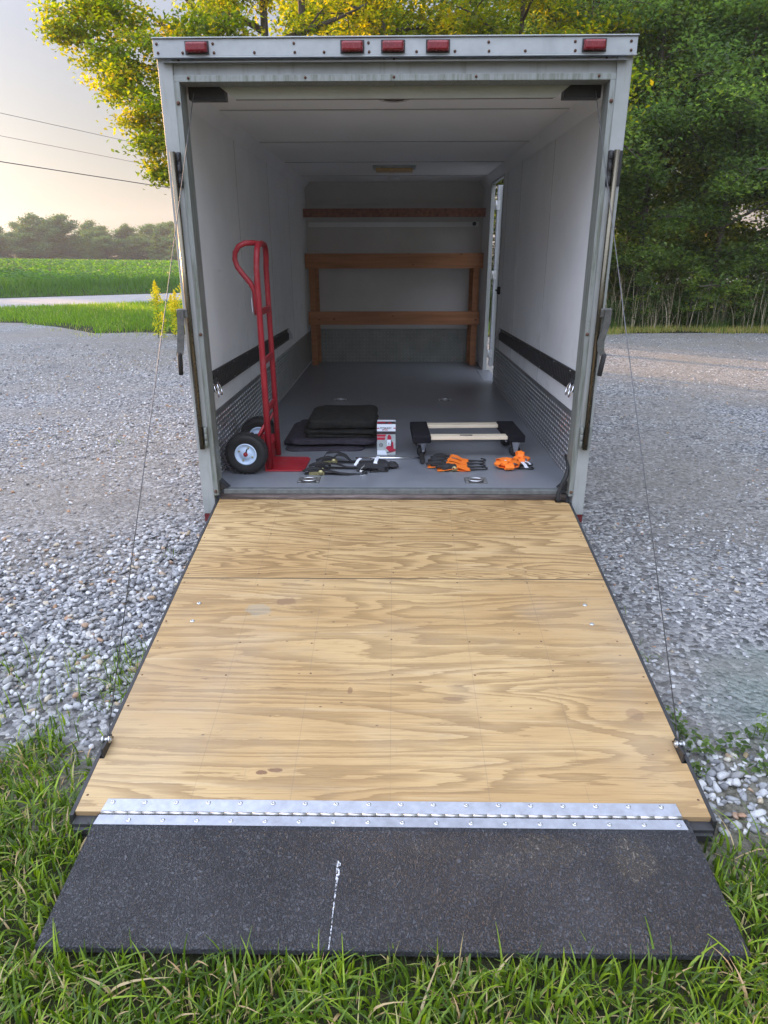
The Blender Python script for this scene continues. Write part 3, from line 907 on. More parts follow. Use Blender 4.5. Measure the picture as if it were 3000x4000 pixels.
# header
mb = MB(); mb.box((-1.0, YF + .012, 2.44), (1.0, 3.69, 2.507)); mb.build('header', M['frame'], T, .002)
mb = MB(); mb.box((-.9972, YF - .003, 2.413), (.9972, 3.66, 2.4395)); mb.build('header_trim', M['trim'], T, .002)
mb = MB(); mb.hexa([(-1.036, YF - .028, 2.483), (1.036, YF - .028, 2.483), (1.036, YF + .012, 2.490), (-1.036, YF + .012, 2.490), (-1.036, YF - .030, 2.487), (1.036, YF - .030, 2.487), (1.036, YF + .012, 2.496), (-1.036, YF + .012, 2.496)])
mb.build('drip_rail', M['alu'], T)
mb = MB(); mb.box((-1.071, YF - .020, 2.508), (1.071, 3.75, 2.574)); mb.box((-1.073, YF - .028, 2.5745), (1.073, 3.75, 2.580)); mb.box((-1.073, YF - .024, 2.502), (1.073, 3.56, 2.5075))
cap = mb.build('roof_cap', M['alu_dull'], T, .0015)
mb = MB()
for x in (-1.05, -.94, -.80, -.62, -.44, -.31, -.11, .10, .27, .42, .58, .80, .93, 1.045):
    mb.lathe([(0, 0), (.0065, 0), (.0055, -.004), (0, -.006)], (x, YF - .020, 2.521), 'y', 8)
    if x in (-1.05, -.80, -.44, -.11, .42, .80, 1.045): mb.lathe([(0, 0), (.0065, 0), (.0055, -.004), (0, -.006)], (x - .003, YF - .020, 2.555), 'y', 8)
for x in (-.97, 0.0, .95): mb.lathe([(0, 0), (.006, 0), (.005, -.004), (0, -.006)], (x, YF + .012, 2.499), 'y', 8)
for x in (-.93, -.40, 0, .37, .92): mb.lathe([(0, 0), (.0065, 0), (.0055, -.004), (0, -.006)], (x, YF - .003, 2.428), 'y', 8)
mb.each('rivet', M['rust'], T)
for x in (-.874, -.184, -.004, .194, .881):
    mb = MB(); x0, x1, z0, z1, yy = x - .050, x + .050, 2.518, 2.562, YF - .021
    mb.box((x0 - .003, yy - .004, z0 - .003), (x1 + .003, yy, z1 + .003))
    lo = mb.build('marker_light', M['blacksteel'], T)
    mb = MB(); mb.hexa([(x0 + .006, yy - .030, z0 + .003), (x1 - .006, yy - .030, z0 + .003), (x1, yy - .004, z0), (x0, yy - .004, z0), (x0 + .006, yy - .030, z1 - .006), (x1 - .006, yy - .030, z1 - .006), (x1, yy - .004, z1), (x0, yy - .004, z1)])
    mb.build('lens', M['redlens'], lo, .007, 3)
# spring cover board across the top of the opening with dark ends
mb = MB(); q = [(-.83, 2.418), (.835, 2.418), (.77, 2.362), (-.745, 2.362)]
q = [(-.835, 2.430), (.84, 2.430), (.755, 2.366), (-.745, 2.366)]
mb.add([(x, 3.67, z) for x, z in q] + [(x, 3.69, z) for x, z in q], [(0, 1, 2, 3), (7, 6, 5, 4), (0, 4, 5, 1), (1, 5, 6, 2), (2, 6, 7, 3), (3, 7, 4, 0)])
mb.build('spring_cover', simple('aged_cover_board', (.50, .50, .45), .6, 0, .08, 6), T)
mb = MB(); mb.box((-.972, 3.695, 2.368), (-.80, 3.76, 2.43)); mb.box((.80, 3.695, 2.368), (.972, 3.76, 2.43)); mb.each('spring_bracket', M['blacksteel'], T)
mb = MB(); mb.box((-.75, 3.70, 2.366), (.75, 3.705, 2.369)); mb.build('cover_edge', M['rust'], T)
# sill
bx('sill_trim', (-.95, 3.592, .4225), (.94, 3.632, .4505), 'silltrim', T, .003)
mb = MB(); mb.box((-.972, 3.60, .33), (.972, 3.66, .421)); mb.tube([(-.968, 3.598, .402), (.968, 3.598, .402)], .021, 16); mb.build('sill_bar', M['sill'], T)
# lock rods with folding handles, one on each post
for s in (-1, 1):
    x = s * 1.030
    mb = MB(); mb.tube([(x, YF - .024, .70), (x, YF - .024, 2.13)], .0135, 14)
    rod = mb.build('lock_rod', simple('stainless_lock_rod', (.13, .115, .085), .26, .9, .25, 5) if s == -1 else bpy.data.materials['stainless_lock_rod'], T)
    for z0, z1 in ((.705, .82), (1.98, 2.13)):
        mb = MB(); mb.box((min(x - s * .032, x - s * .018), YF - .020, z0), (max(x - s * .032, x - s * .018), YF, z1)); mb.box((x - .018, YF - .006, z0), (x + .034 if s > 0 else x + .018, YF, z1))
        for zz in (z0 + .01, (z0 + z1) / 2 - .01, z1 - .035): mb.tube([(x - s * .025, YF - .022, zz), (x - s * .025, YF - .022, zz + .03)], .0085, 10)
        mb.build('rod_bracket', M['trim'] if z0 < 1 else M['blacksteel'], rod, .002)
    mb = MB(); mb.box((min(x, x + s * .055), YF - .045, 1.385), (max(x, x + s * .055), YF - .012, 1.428)); mb.lathe([(0, 0), (.006, 0), (0, -.004)], (x + s * .038, YF - .045, 1.406), 'y', 10)
    mb.build('handle_bracket', M['darksteel'], rod, .003)
    mb = MB()
    if s < 0: path = [(x - .034, YF - .05, 1.42), (x - .038, YF - .052, 1.34), (x - .050, YF - .056, 1.24), (x - .057, YF - .058, 1.205)]
    else: path = [(x + .035, YF - .05, 1.42), (x + .034, YF - .052, 1.36), (x + .012, YF - .056, 1.27), (x + .016, YF - .058, 1.225), (x + .034, YF - .060, 1.20)]
    mb.ribbon(path, .034, .007, side=(1, 0, 0)); hnd = mb.build('handle', M['darksteel'], rod)
    e0 = Vector(path[-1]); e1 = e0 + Vector((-.004 * s - .008, 0, -.10))
    mb = MB(); mb.tube([e0 + Vector((0, 0, .012)), e0, e0.lerp(e1, .5), e1], [.016, .0225, .0225, .021], 14, flat=.5); mb.build('grip', M['rubber'], hnd)

# side door, open --------------------------------------------------
mb = MB()
mb.box((W - .004, DY1 - .004, DZ0), (1.068, DY1 + .035, DZ1 + .03)); mb.box((W - .004, DY0 - .03, DZ0), (1.068, DY0 + .003, DZ1 + .03)); mb.box((W - .004, DY0 + .003, DZ1 - .001), (1.068, DY1 - .004, DZ1 + .029))
mb.build('door_frame', M['frame'], T, .002)
bx('door_sill', (.955, DY0 + .01, DZ0 - .002), (1.10, DY1 - .01, DZ0 + .006), 'alu', T)
mb = MB(); mb.box((1.095, DY1 + .005, DZ0 + .05), (1.90, DY1 + .045, DZ1 - .01)); door = mb.build('side_door', M['frame'], T, .004)
mb = MB(); mb.box((1.10, DY1 - .004, DZ0 + .05), (1.118, DY1 + .005, DZ1 - .01)); mb.box((1.15, DY1 - .012, DZ0 + .05), (1.175, DY1 + .005, DZ1 - .01)); mb.box((1.88, DY1 - .004, DZ0 + .05), (1.90, DY1 + .005, DZ1 - .01)); mb.build('door_edge', M['alu'], door)
for z in (.55, 1.40, 2.10):
    mb = MB(); mb.box((1.070, DY1 - .012, z), (1.125, DY1 - .004, z + .09)); mb.tube([(1.083, DY1 - .014, z), (1.083, DY1 - .014, z + .09)], .007, 8); mb.build('hinge', M['steel'], door)
mb = MB(); mb.box((W - .03, DY0 - .16, 1.30), (W, DY0 - .13, 1.37)); mb.tube([(W - .034, DY0 - .155, 1.335), (W - .034, DY0 - .09, 1.335)], .008, 8); mb.build('door_holder', M['rubber'], T, .004)

# lamps and vent on the ceiling
mb = MB(); mb.box((-.20, 6.98, 2.412), (.20, 7.20, 2.4318)); lo = mb.build('dome_light', M['boxgrey'], T, .006)
MB().box((-.175, 6.985, 2.388), (.175, 7.185, 2.4118)).build('lens', M['lensyellow'], lo, .01, 3)
mb = MB(); mb.lathe([(0, -.03), (.05, -.03), (.07, 0), (0, 0)], (0, 8.06, 2.431), 'z', 20); mb.build('ceiling_socket', M['wall'], T)
mb = MB(); mb.lathe([(.055, -.018), (.075, -.020), (.095, -.012), (.10, 0)], (0, 3.96, 2.431), 'z', 28); mb.lathe([(0, -.006), (.055, -.006)], (0, 3.96, 2.431), 'z', 28); mb.build('ceiling_vent', M['backwall'], T)

# timber shelf frame at the front wall ------------------------------
YS = 8.28
sf = MB().box((-1.02, YS, 2.048), (1.02, YS + .038, 2.137)).build('shelf_frame', M['brown'], T, .002)
MB().box((-1.02, YS - .002, 1.505), (1.02, YS + .036, 1.668)).build('beam', M['beam'], sf, .002)
MB().box((-1.005, YS - .002, .880), (1.005, YS + .036, 1.029)).build('beam', M['beam'], sf, .002)
for s in (-1, 1):
    for z0, z1 in ((fz(8.3) + .001, .879), (1.030, 1.504)):
        MB().box((min(s * .915, s * .985), YS + .037, z0), (max(s * .915, s * .985), YS + .077, z1)).build('leg', M['beam'], sf, .002)
    MB().box((min(s * .90, s * .94), LB - .042, fz(LB) + .002), (max(s * .90, s * .94), LB - .002, 1.6)).build('leg', M['beam'], sf)
MB().box((-1.0, LB - .03, 1.955), (.98, LB - .001, 2.005)).build('batten', M['wall'], sf)
MB().box((-1.0, LB - .03, .812), (.98, LB - .001, .90)).build('batten', M['backwall'], sf)
MB().box((-1.0, LB - .03, 2.20), (.98, LB - .001, 2.23)).build('batten', M['backwall'], sf)
mb = MB(); mb.cyl((.93, LB - .032, 1.985), (.93, LB - .05, 1.985), .022); mb.build('knob', M['blacksteel'], sf)

# floor rings
for x, y in ((-.49, 3.765), (.482, 3.765), (-.485, 6.17), (.47, 6.17)):
    z = fz(y)
    mb = MB(); mb.box((x - .064, y - .055, z - .002), (x + .064, y + .055, z + .0022)); pan = mb.build('floor_ring', M['darksteel'], T, .002)
    mb = MB(); mb.lathe([(0, .0005), (.030, .0005), (.038, .002)], (x, y, z + .0022), 'z', 20); mb.build('pan_recess', M['sill'], pan)
    mb = MB(); mb.tube([(x + .040 * cos(q * pi / 9), y + .030 * sin(q * pi / 9), z + .007) for q in range(18)], .0048, 8, closed=True)
    for a in (-1, 1): mb.box((x + a * .052 - .008, y - .035, z + .002), (x + a * .052 + .008, y + .035, z + .006))
    mb.build('ring', M['steel'], pan)

# ------------------------------------------------------------------ ramp door
RS = (.397 - .082) / (3.6 - 1.614)
def rz(y): return .082 + (y - 1.614) * RS
RW = .9775
def slab(pts, z_hi, z_lo):      # polygon (x,y) lying on the ramp plane, offset
    n = len(pts)
    v = [(x, y, rz(y) + z_lo) for x, y in pts] + [(x, y, rz(y) + z_hi) for x, y in pts]
    mb = MB(); mb.add(v, [tuple(range(n))[::-1], tuple(range(n, 2 * n))] + [(i, (i + 1) % n, n + (i + 1) % n, n + i) for i in range(n)]); return mb
mb = MB()
for s in (-1, 1):
    m2 = slab([(s * .9785, 1.60), (s * .990, 1.60), (s * .990, 3.565), (s * .9785, 3.565)], .0008, -.055); mb.add(m2.v, m2.f)
for y in (1.585, 1.95, 2.35, 2.82, 3.2, 3.5):
    m2 = slab([(-.978, y), (.978, y), (.978, y + .04), (-.978, y + .04)], -.017, -.055); mb.add(m2.v, m2.f)
for s in (-1, 1):
    m2 = slab([(s * .90, 1.575), (s * .972, 1.575), (s * .980, 1.60), (s * .90, 1.60)], -.028, -.050); mb.add(m2.v, m2.f)
rampd = mb.build('ramp_door', M['blacksteel'], T)
slab([(-RW, 2.8375), (RW, 2.8375), (RW, 3.36), (RW, 3.5975), (.972, 3.5975), (.972, 3.598), (-RW, 3.598)], 0, -.016)
def ply(name, pts, key):
    o = slab(pts, 0, -.016).build(name, M[key], rampd)
    o.data.materials.append(M['ply_edge'])
    for p in o.data.polygons:
        if abs(p.normal.z) < .5: p.material_index = 1
    return o
ply('plywood_panel', [(-RW, 2.8385), (RW, 2.8385), (RW, 3.54), (.965, 3.555), (.905, 3.555), (.900, 3.598), (-.975, 3.598)][:7], 'ply_a')
ply('plywood_panel', [(-RW, 1.614), (RW, 1.614), (RW, 1.812), (.961, 1.812), (.961, 1.905), (RW, 1.908), (RW, 2.8315), (-RW, 2.8315), (-RW, 1.908), (-.962, 1.905), (-.962, 1.812), (-RW, 1.812)], 'ply_b')
bx('panel_joint', (-.972, 2.8326, rz(2.8326) - .012), (.972, 2.8374, rz(2.8326) - .0003), 'ink', rampd)
mb = MB(); 
for x in (-.93, -.63, -.317, -.003, .31, .62, .93):
    for y in (3.56, 3.2, 2.875, 2.80, 2.40, 2.22, 1.66):
        if abs(x) < .7 and y < 2.0: continue
        xx = x + random.uniform(-.012, .012); yy = y + random.uniform(-.02, .02)
        if abs(xx) > .92: xx = math.copysign(.962, xx)
        mb.lathe([(0, .0006), (.0035, .0006), (.0045, 0)], (xx, yy, rz(yy)), 'z', 8)
for x in (-.962, .962):
    for y in (2.55, 2.05): mb.lathe([(0, .0006), (.004, .0006), (.0048, 0)], (x, y + random.uniform(-.04, .04), rz(y)), 'z', 8)
mb.each('screw', M['rust'], rampd)
for x, y in ((-.854, 2.646), (-.852, 2.525), (.846, 2.647), (.844, 2.519)):
    mb = MB(); mb.lathe([(.0028, .001), (.0035, .0024), (.0085, .0020), (.0100, 0)], (x, y, rz(y)), 'z', 16); mb.lathe([(0, .0004), (.0028, .0004)], (x, y, rz(y)), 'z', 10)
    mb.build('washer', M['steel'], rampd)
# piano hinge
hl = slab([(-.897, 1.6155), (.889, 1.6155), (.885, 1.658), (-.890, 1.658)], .0028, .0004).build('piano_hinge', M['alu'], rampd, .0006)
# flap, folded out on the grass
FY0, FY1, FZ0, FZ1 = 1.611, 1.203, .0765, .046
def fp(x, t, dz): return (x, FY0 + (FY1 - FY0) * t, FZ0 + (FZ1 - FZ0) * t + dz)
mb = MB(); mb.hexa([fp(-.907, 0, -.019), fp(.907, 0, -.019), fp(.907, 1, -.019), fp(-.907, 1, -.019), fp(-.907, 0, 0), fp(.907, 0, 0), fp(.907, 1, 0), fp(-.907, 1, 0)])
flap = mb.build('flap', M['flap'], rampd, .002)
mb = MB(); mb.hexa([fp(-.9, .012, .0004), fp(.889, .012, .0004), fp(.893, .098, .0004), fp(-.905, .098, .0004), fp(-.9, .012, .0024), fp(.889, .012, .0024), fp(.893, .098, .0024), fp(-.905, .098, .0024)])
mb.build('hinge_leaf', M['alu'], flap)
mb = MB(); n = 42; xs_ = np.linspace(-.897, .889, n + 1)
for i in range(n): mb.tube([(xs_[i] + .0005, 1.6125, .0805), (xs_[i + 1] - .0005, 1.6125, .0805)], .0045, 12)
mb.build('knuckle', simple('worn_hinge_knuckle', (.56, .54, .52), .4, .85, .35, 18), rampd)
def screwhead(mb, c, r):
    mb.lathe([(r, 0), (r * .96, .0009), (r * .6, .0019), (r * .40, .0022), (r * .34, .0008), (0, .0008)], c, 'z', 14)
mb = MB()
for i in range(18):
    x = -.872 + i * .1005; screwhead(mb, (x + random.uniform(-.002, .002), 1.646, rz(1.646) + .0026), .0078)
mb.each('hinge_screw', M['steel'], rampd)
mb = MB()
for i in range(17):
    x = -.802 + i * .1045; p = fp(x, .058, .0022); screwhead(mb, p, .0078)
mb.each('hinge_screw', M['steel'], rampd)
mb = MB(); pts = [(.835, 3.556, .40)]
# cables
for s in (-1, 1):
    top_ = Vector((s * .932, 3.64, 2.385)); bot = Vector((s * .972, 1.885, .150))
    mb = MB(); mb.tube([top_, top_.lerp(bot, .5) + Vector((0, 0, -.004)), bot], .0021, 6); mb.tube([bot, bot + (top_ - bot).normalized() * .028], .0048, 8)
    c = mb.build('ramp_cable', M['cable'], T)
    mb = MB(); mb.tube([(s * .955, 1.872, .142), (s * .992, 1.872, .142)], .0065, 10); mb.tube([(s * .960, 1.872, .142), (s * .966, 1.872, .142)], .012, 12); mb.tube([(s * .982, 1.872, .142), (s * .988, 1.872, .142)], .012, 12)
    mb.build('cable_bolt', M['steel'], c)
    mb = MB(); mb.box((min(s * .9625, s * .9695), 1.815, .085), (max(s * .9625, s * .9695), 1.895, .148)); mb.build('cable_bracket', M['blacksteel'], c)
# rubber cord hanging by the right post
mb = MB(); mb.tube([(.972, 3.70, .62), (.968, 3.60, .585), (.952, 3.565, .54), (.930, 3.56, .49), (.915, 3.558, .44), (.913, 3.552, .415), (.924, 3.545, .398)], [.008, .010, .012, .012, .011, .011, .010], 10)
mb.build('seal_strip', M['rubber'], T)

# ================================================================== CARGO
# hand truck
H = empty('hand_truck', (-.75, 4.1, fz(4.1)), 'red steel hand truck standing upright by the left wall of the trailer', 'hand truck')
z0 = fz(3.97)
mb = MB()
arc = [(-.756, 3.967, 1.60), (-.752, 3.970, 1.66), (-.750, 3.985, 1.705), (-.749, 4.02, 1.730), (-.748, 4.12, 1.738), (-.748, 4.21, 1.730), (-.750, 4.25, 1.705), (-.752, 4.265, 1.66), (-.756, 4.267, 1.60)]
pth = [(-.752, 3.967, z0 + .015), (-.754, 3.967, 1.0)] + arc + [(-.752, 4.267, 1.0), (-.748, 4.267, z0 + .012)]
mb.tube(pth, [.0205, .018] + [.0165] * len(arc) + [.0165, .0175], 14)
frame = mb.build('frame', M['redpaint'], H)
mb = MB(); Yh = 3.985
mb.tube([(-.742, 4.06, 1.735), (-.775, 4.03, 1.740), (-.815, Yh, 1.738), (-.850, Yh, 1.722), (-.871, Yh, 1.69), (-.876, Yh, 1.655), (-.866, Yh, 1.618), (-.835, Yh, 1.575), (-.798, Yh, 1.53), (-.779, Yh, 1.49), (-.776, Yh, 1.44), (-.774, Yh, 1.36)], .0145, 12)
mb.build('handle', M['redpaint'], H)
bx('label_sticker', (-.7955, 3.968, 1.375), (-.7935, 3.998, 1.455), 'white', H)
for z in (1.375, 1.097, .812):
    mb = MB(); mb.box((-.762, 3.985, z - .018), (-.742, 4.25, z + .018)); mb.build('cross_bar', M['redpaint'], H, .006)
mb = MB(); zz = z0 + .002
q = [(-.775, 3.93), (-.560, 3.93), (-.538, 3.955), (-.532, 4.20), (-.550, 4.235), (-.775, 4.245)]
mb.add([(x, y, fz(y) + .002) for x, y in q] + [(x, y, fz(y) + .009) for x, y in q], [tuple(range(6))[::-1], tuple(range(6, 12))] + [(i, (i + 1) % 6, 6 + (i + 1) % 6, 6 + i) for i in range(6)])
mb.box((-.778, 3.945, fz(4) + .002), (-.770, 4.285, fz(4) + .11))
mb.build('toe_plate', M['redpaint'], H, .002)
R0 = .1255
mb = MB(); mb.tube([(-.875, 3.87, .570), (-.875, 4.37, .570)], .008, 10)
for y in (3.967, 4.267):
    mb.tube([(-.76, y, .74), (-.86, y + .0, .58)], .009, 8); mb.box((-.885, y - .004, .545), (-.755, y + .004, .595)); mb.tube([(-.76, y, .50), (-.875, y, .565)], .008, 8)
mb.build('axle', M['redpaint'], H)
for yc in (3.905, 4.330):
    mb = MB(); r = R0; w_ = .040
    prof = [(.064, -w_ * .75), (.075, -w_ * .9), (.095, -w_), (.112, -w_ * .92), (.121, -w_ * .62), (r, -w_ * .3), (r, w_ * .3), (.121, w_ * .62), (.112, w_ * .92), (.095, w_), (.075, w_ * .9), (.064, w_ * .75)]
    c = Vector((-.875, yc, fz(yc) + r))
    base = mb.lathe(prof, c, 'y', 48)
    for k in range(30):      # tread blocks
        a = 2 * pi * k / 30
        for sy in (-.6, 0, .6):
            a2 = a + (.1 if sy == 0 else 0)
            Mx = Matrix.Translation(c + Vector((0, sy * w_, 0))) @ Matrix.Rotation(a2, 4, 'Y')
            mb.box((r - .006, -.008, -.008), (r + .0012 if sy == 0 else r - .001, .008, .008), Mx)
    tyre = mb.build('wheel', M['rubber'], H)
    mb = MB(); mb.lathe([(.012, -.034), (.030, -.033), (.034, -.024), (.052, -.022), (.058, -.034), (.065, -.034), (.066, -.028), (.060, .0), (.066, .03), (.055, .03), (.03, .02), (.012, .02)], c, 'y', 40)
    rim = mb.build('rim', M['rim'], tyre)
    mb = MB()
    for k in range(4):
        a = pi / 4 + .35 + k * pi / 2; mb.lathe([(0, -.031), (.005, -.031), (.006, -.024)], c + Vector((.042 * cos(a), 0, .042 * sin(a))), 'y', 8)
    mb.build('bolts', M['brass'], rim)
    mb = MB(); mb.lathe([(0, -.046), (.009, -.046), (.010, -.034), (.014, -.034)], c, 'y', 14); mb.build('hub', M['redpaint'], rim)
    mb = MB(); mb.tube([c + Vector((.004, -.036, .012)), c + Vector((.012, -.038, .036))], .004, 8); mb.build('valve', M['rubber'], rim)

def soft(x0, x1, y0, y1, z0, z1, e=.28, amp=.006, seed=0, rot=0, nu=56, nv=28, fr=14):
    """rounded cloth slab as arrays"""
    mb = MB(); rs = np.random.default_rng(seed)
    cx, cy, cz = (x0 + x1) / 2, (y0 + y1) / 2, (z0 + z1) / 2; hx, hy, hz = (x1 - x0) / 2, (y1 - y0) / 2, (z1 - z0) / 2
    ph = rs.uniform(0, 6, 8)
    sg = lambda a, p: math.copysign(abs(a) ** p, a)
    for j in range(nv + 1):
        v = -pi / 2 + pi * j / nv
        for i in range(nu):
            u = 2 * pi * i / nu
            x = sg(cos(v), e * 1.6) * sg(cos(u), e); y = sg(cos(v), e * 1.6) * sg(sin(u), e); z = sg(sin(v), e * 2.2)
            d = amp * (sin(x * fr * .5 + y * 5 + ph[0]) * sin(y * fr * .4 + ph[1]) + .6 * sin(x * fr + ph[2] + z * 4) * sin(y * fr * .9 + ph[3]))
            X, Y_ = x * hx + d * sg(cos(u), 1), y * hy + d * sg(sin(u), 1)
            Z = z * hz + d * sg(sin(v), .5) * .9
            c, s_ = cos(rot), sin(rot)
            mb.v.append((cx + X * c - Y_ * s_, cy + X * s_ + Y_ * c, max(cz + Z, z0 - .002)))
    for j in range(nv):
        for i in range(nu):
            mb.face((j * nu + i, j * nu + (i + 1) % nu, (j + 1) * nu + (i + 1) % nu, (j + 1) * nu + i), True)
    return mb
zb = fz(4.7)
# dark grey purple moving blankets: folded base layers
L1 = [(-.735, -.20, 4.40, 5.16, zb, zb + .018, 1), (-.755, -.145, 4.50, 5.14, zb + .016, zb + .040, 2), (-.70, -.105, 4.44, 5.10, zb + .038, zb + .068, 3)]
mb = MB()
for a in L1:
    m2 = soft(*a[:6], e=.16, amp=.007, seed=a[6], fr=9, rot=random.uniform(-.02, .02)); mb.add(m2.v, m2.f, True)
tag(mb.build('moving_blanket', M['blanket_purple'], None), 'flat folded grey purple moving blanket under the thick black one', 'blanket', 'moving blankets')
mb = MB(); zz = zb + .066
for k, (a, b, c, d, h) in enumerate(((-.600, -.118, 4.50, 5.02, .030), (-.612, -.112, 4.49, 5.03, .030), (-.585, -.120, 4.51, 5.00, .075))):
    m2 = soft(a, b, c, d, zz, zz + h, e=.17, amp=.006, seed=20 + k, fr=10); mb.add(m2.v, m2.f, True); zz += h - .003
bl = mb.build('moving_blanket', M['blanket_black'], None)
tag(bl, 'thick black quilted moving blanket folded on top of the grey purple one', 'blanket', 'moving blankets')

# boxed bottle jack
B = empty('carton', (-.045, 4.37, fz(4.37)), 'tall red, white and grey printed jack carton beside the blankets', 'carton')
bz = fz(4.32) + .001; bX0, bX1, bY0, bY1, bT = -.105, .016, 4.314, 4.430, .648
MB().box((bX0, bY0, bz), (bX1, bY1, bT)).build('card_box', M['boxgrey'], B, .0015)
def pq(name, pts, key, d=.0008):     # printed polygon on the front face
    v = [(x, bY0 - d, z) for x, z in pts]; v += [(x, bY0 + .0002, z) for x, z in pts]; n = len(pts)
    return MB().add(v, [tuple(range(n)), tuple(range(n, 2 * n))[::-1]] + [(i, n + i, n + (i + 1) % n, (i + 1) % n) for i in range(n)]).build(name, M[key], B)
def bu(px): return bX0 + (px - 372) / (1225 - 372) * (bX1 - bX0)
def bv(py): return bz + (1905 - py) / (1905 - 545) * (bT - bz)
R4 = lambda x0, y0, x1, y1: [(bu(x0), bv(y1)), (bu(x1), bv(y1)), (bu(x1), bv(y0)), (bu(x0), bv(y0))]
pq('white_band', R4(374, 548, 1223, 855), 'boxwhite'); pq('dark_band', R4(374, 857, 1223, 985), 'boxdark')
pq('red_stripe', R4(374, 700, 480, 742), 'boxred', .0012); pq('red_stripe', R4(1125, 700, 1223, 742), 'boxred', .0012)
pq('red_panel', [(bu(376), bv(1095)), (bu(745), bv(1095)), (bu(800), bv(1000)), (bu(376), bv(1000))], 'boxred')
pq('red_panel', [(bu(376), bv(1235)), (bu(725), bv(1235)), (bu(760), bv(1125)), (bu(376), bv(1125))], 'boxred')
pq('white_panel', [(bu(376), bv(1902)), (bu(835), bv(1902)), (bu(745), bv(1700)), (bu(376), bv(1700))], 'boxwhite')
pq('picture', [(bu(845), bv(1225)), (bu(845), bv(1110)), (bu(890), bv(1010)), (bu(975), bv(1010)), (bu(1035), bv(1120)), (bu(1035), bv(1225))][::-1], 'boxred', .0010)
pq('picture', [(bu(765), bv(1600)), (bu(870), bv(1500)), (bu(1040), bv(1500)), (bu(1040), bv(1320)), (bu(1110), bv(1320)), (bu(1140), bv(1620)), (bu(1222), bv(1640)), (bu(1222), bv(1740)), (bu(960), bv(1810)), (bu(880), bv(1700))][::-1], 'boxred', .0010)
pq('picture_label', R4(840, 1228, 1005, 1495), 'boxwhite', .0014); pq('picture_shadow', R4(1015, 1250, 1045, 1560), 'boxdark', .0016)
pq('picture_shadow', [(bu(820), bv(1790)), (bu(1222), bv(1680)), (bu(1222), bv(1700)), (bu(840), bv(1830))], 'boxdark', .0018)
mb = MB(); c_ = (bu(555), bY0 - .0012, bv(1470)); mb.lathe([(.0100, 0), (.0128, 0), (.0128, .001)], c_, 'y', 24); mb.box((c_[0] - .009, c_[1], c_[2] - .001), (c_[0] + .009, c_[1] + .001, c_[2] + .002)); mb.box((c_[0] - .001, c_[1], c_[2] - .009), (c_[0] + .001, c_[1] + .001, c_[2] + .009)); mb.build('seal_mark', M['boxdark'], B)
# top face print
mb = MB(); mb.box((bX0 + .001, bY0 + .004, bT + .0002), (bX1 - .001, bY0 + .070, bT + .0008)); mb.build('dark_band', M['boxdark'], B)
mb = MB(); mb.box((bX0 + .001, bY0 + .022, bT + .0009), (bX0 + .055, bY0 + .055, bT + .0014)); mb.box((bX0 + .07, bY0 + .012, bT + .0009), (bX0 + .095, bY0 + .038, bT + .0014)); mb.build('red_panel', M['boxred'], B)
mb = MB(); mb.box((bX0 + .001, bY0 + .071, bT + .0002), (bX1 - .001, bY1 - .001, bT + .0008)); mb.build('white_band', M['boxwhite'], B)
def text(s_, x, z, size, mat, parent, y, shear=0, sx=1, name='lettering'):
    cu = bpy.data.curves.new(name, 'FONT'); cu.body = s_; cu.size = size; cu.align_x = 'LEFT'; cu.shear = shear; cu.extrude = .0002; cu.offset = size * .02
    cu.materials.append(mat)
    o = bpy.data.objects.new(name, cu); COL.objects.link(o); o.parent = parent
    bpy.context.view_layer.update()
    me = bpy.data.meshes.new_from_object(o.evaluated_get(bpy.context.evaluated_depsgraph_get()))
    bpy.data.objects.remove(o)
    o = bpy.data.objects.new(name, me); COL.objects.link(o); o.parent = parent
    o.location = Vector((x, y, z)) - wloc(parent); o.rotation_euler = (pi / 2, 0, 0); o.scale = (sx, 1, 1)
    return o
text('PITTSBURGH', bu(500), bv(748), .0150, M['ink'], B, bY0 - .0018, .3, .85)
text('4', bu(600), bv(828), .0165, M['ink'], B, bY0 - .0018, .2); text('TON', bu(660), bv(826), .0135, M['boxred'], B, bY0 - .0018, .2)
text('4', bu(885), bv(1420), .0165, M['ink'], B, bY0 - .0026); text('TON', bu(868), bv(1465), .0080, M['ink'], B, bY0 - .0026)

# thin bar with rubber foot
mb = MB(); zr = fz(4.21) + .008
tag(mb.tube([(-.241, 4.209, zr), (.184, 4.216, zr)], .0072, 12).build('cargo_bar', M['chrome'], None), 'thin chrome bar with a black rubber end, lying in front of the carton', 'bar')
cb = bpy.data.objects['cargo_bar']
MB().tube([(.187, 4.240, fz(4.2) + .018), (.187, 4.225, fz(4.2) + .018), (.186, 4.105, fz(4.2) + .018), (.186, 4.09, fz(4.2) + .018)], [.013, .0165, .0165, .013], 14).build('rubber_foot', M['rubber'], cb)

# furniture dolly
D = empty('furniture_dolly', (.48, 4.4, fz(4.4)), 'wooden furniture dolly with black carpeted ends and four casters', 'dolly')
def quadbox(c4, z1, z0_):
    return MB().hexa([(x, y, z0_) for x, y in c4] + [(x, y, z1) for x, y in c4])
quadbox([(.126, 4.195), (.243, 4.212), (.231, 4.612), (.115, 4.602)], .597, .548).build('end_pad', M['carpet'], D, .008, 3)
quadbox([(.731, 4.238), (.846, 4.228), (.830, 4.628), (.712, 4.630)], .597, .548).build('end_pad', M['carpet'], D, .008, 3)
quadbox([(.238, 4.226), (.735, 4.240), (.735, 4.305), (.238, 4.296)], .588, .566).build('plank', M['pine'], D, .002)
quadbox([(.228, 4.530), (.722, 4.555), (.722, 4.620), (.228, 4.600)], .588, .566).build('plank', M['pine'], D, .002)
MB().box((.43, 4.255, .5868), (.51, 4.278, .5888)).build('hand_slot', M['ink'], D)
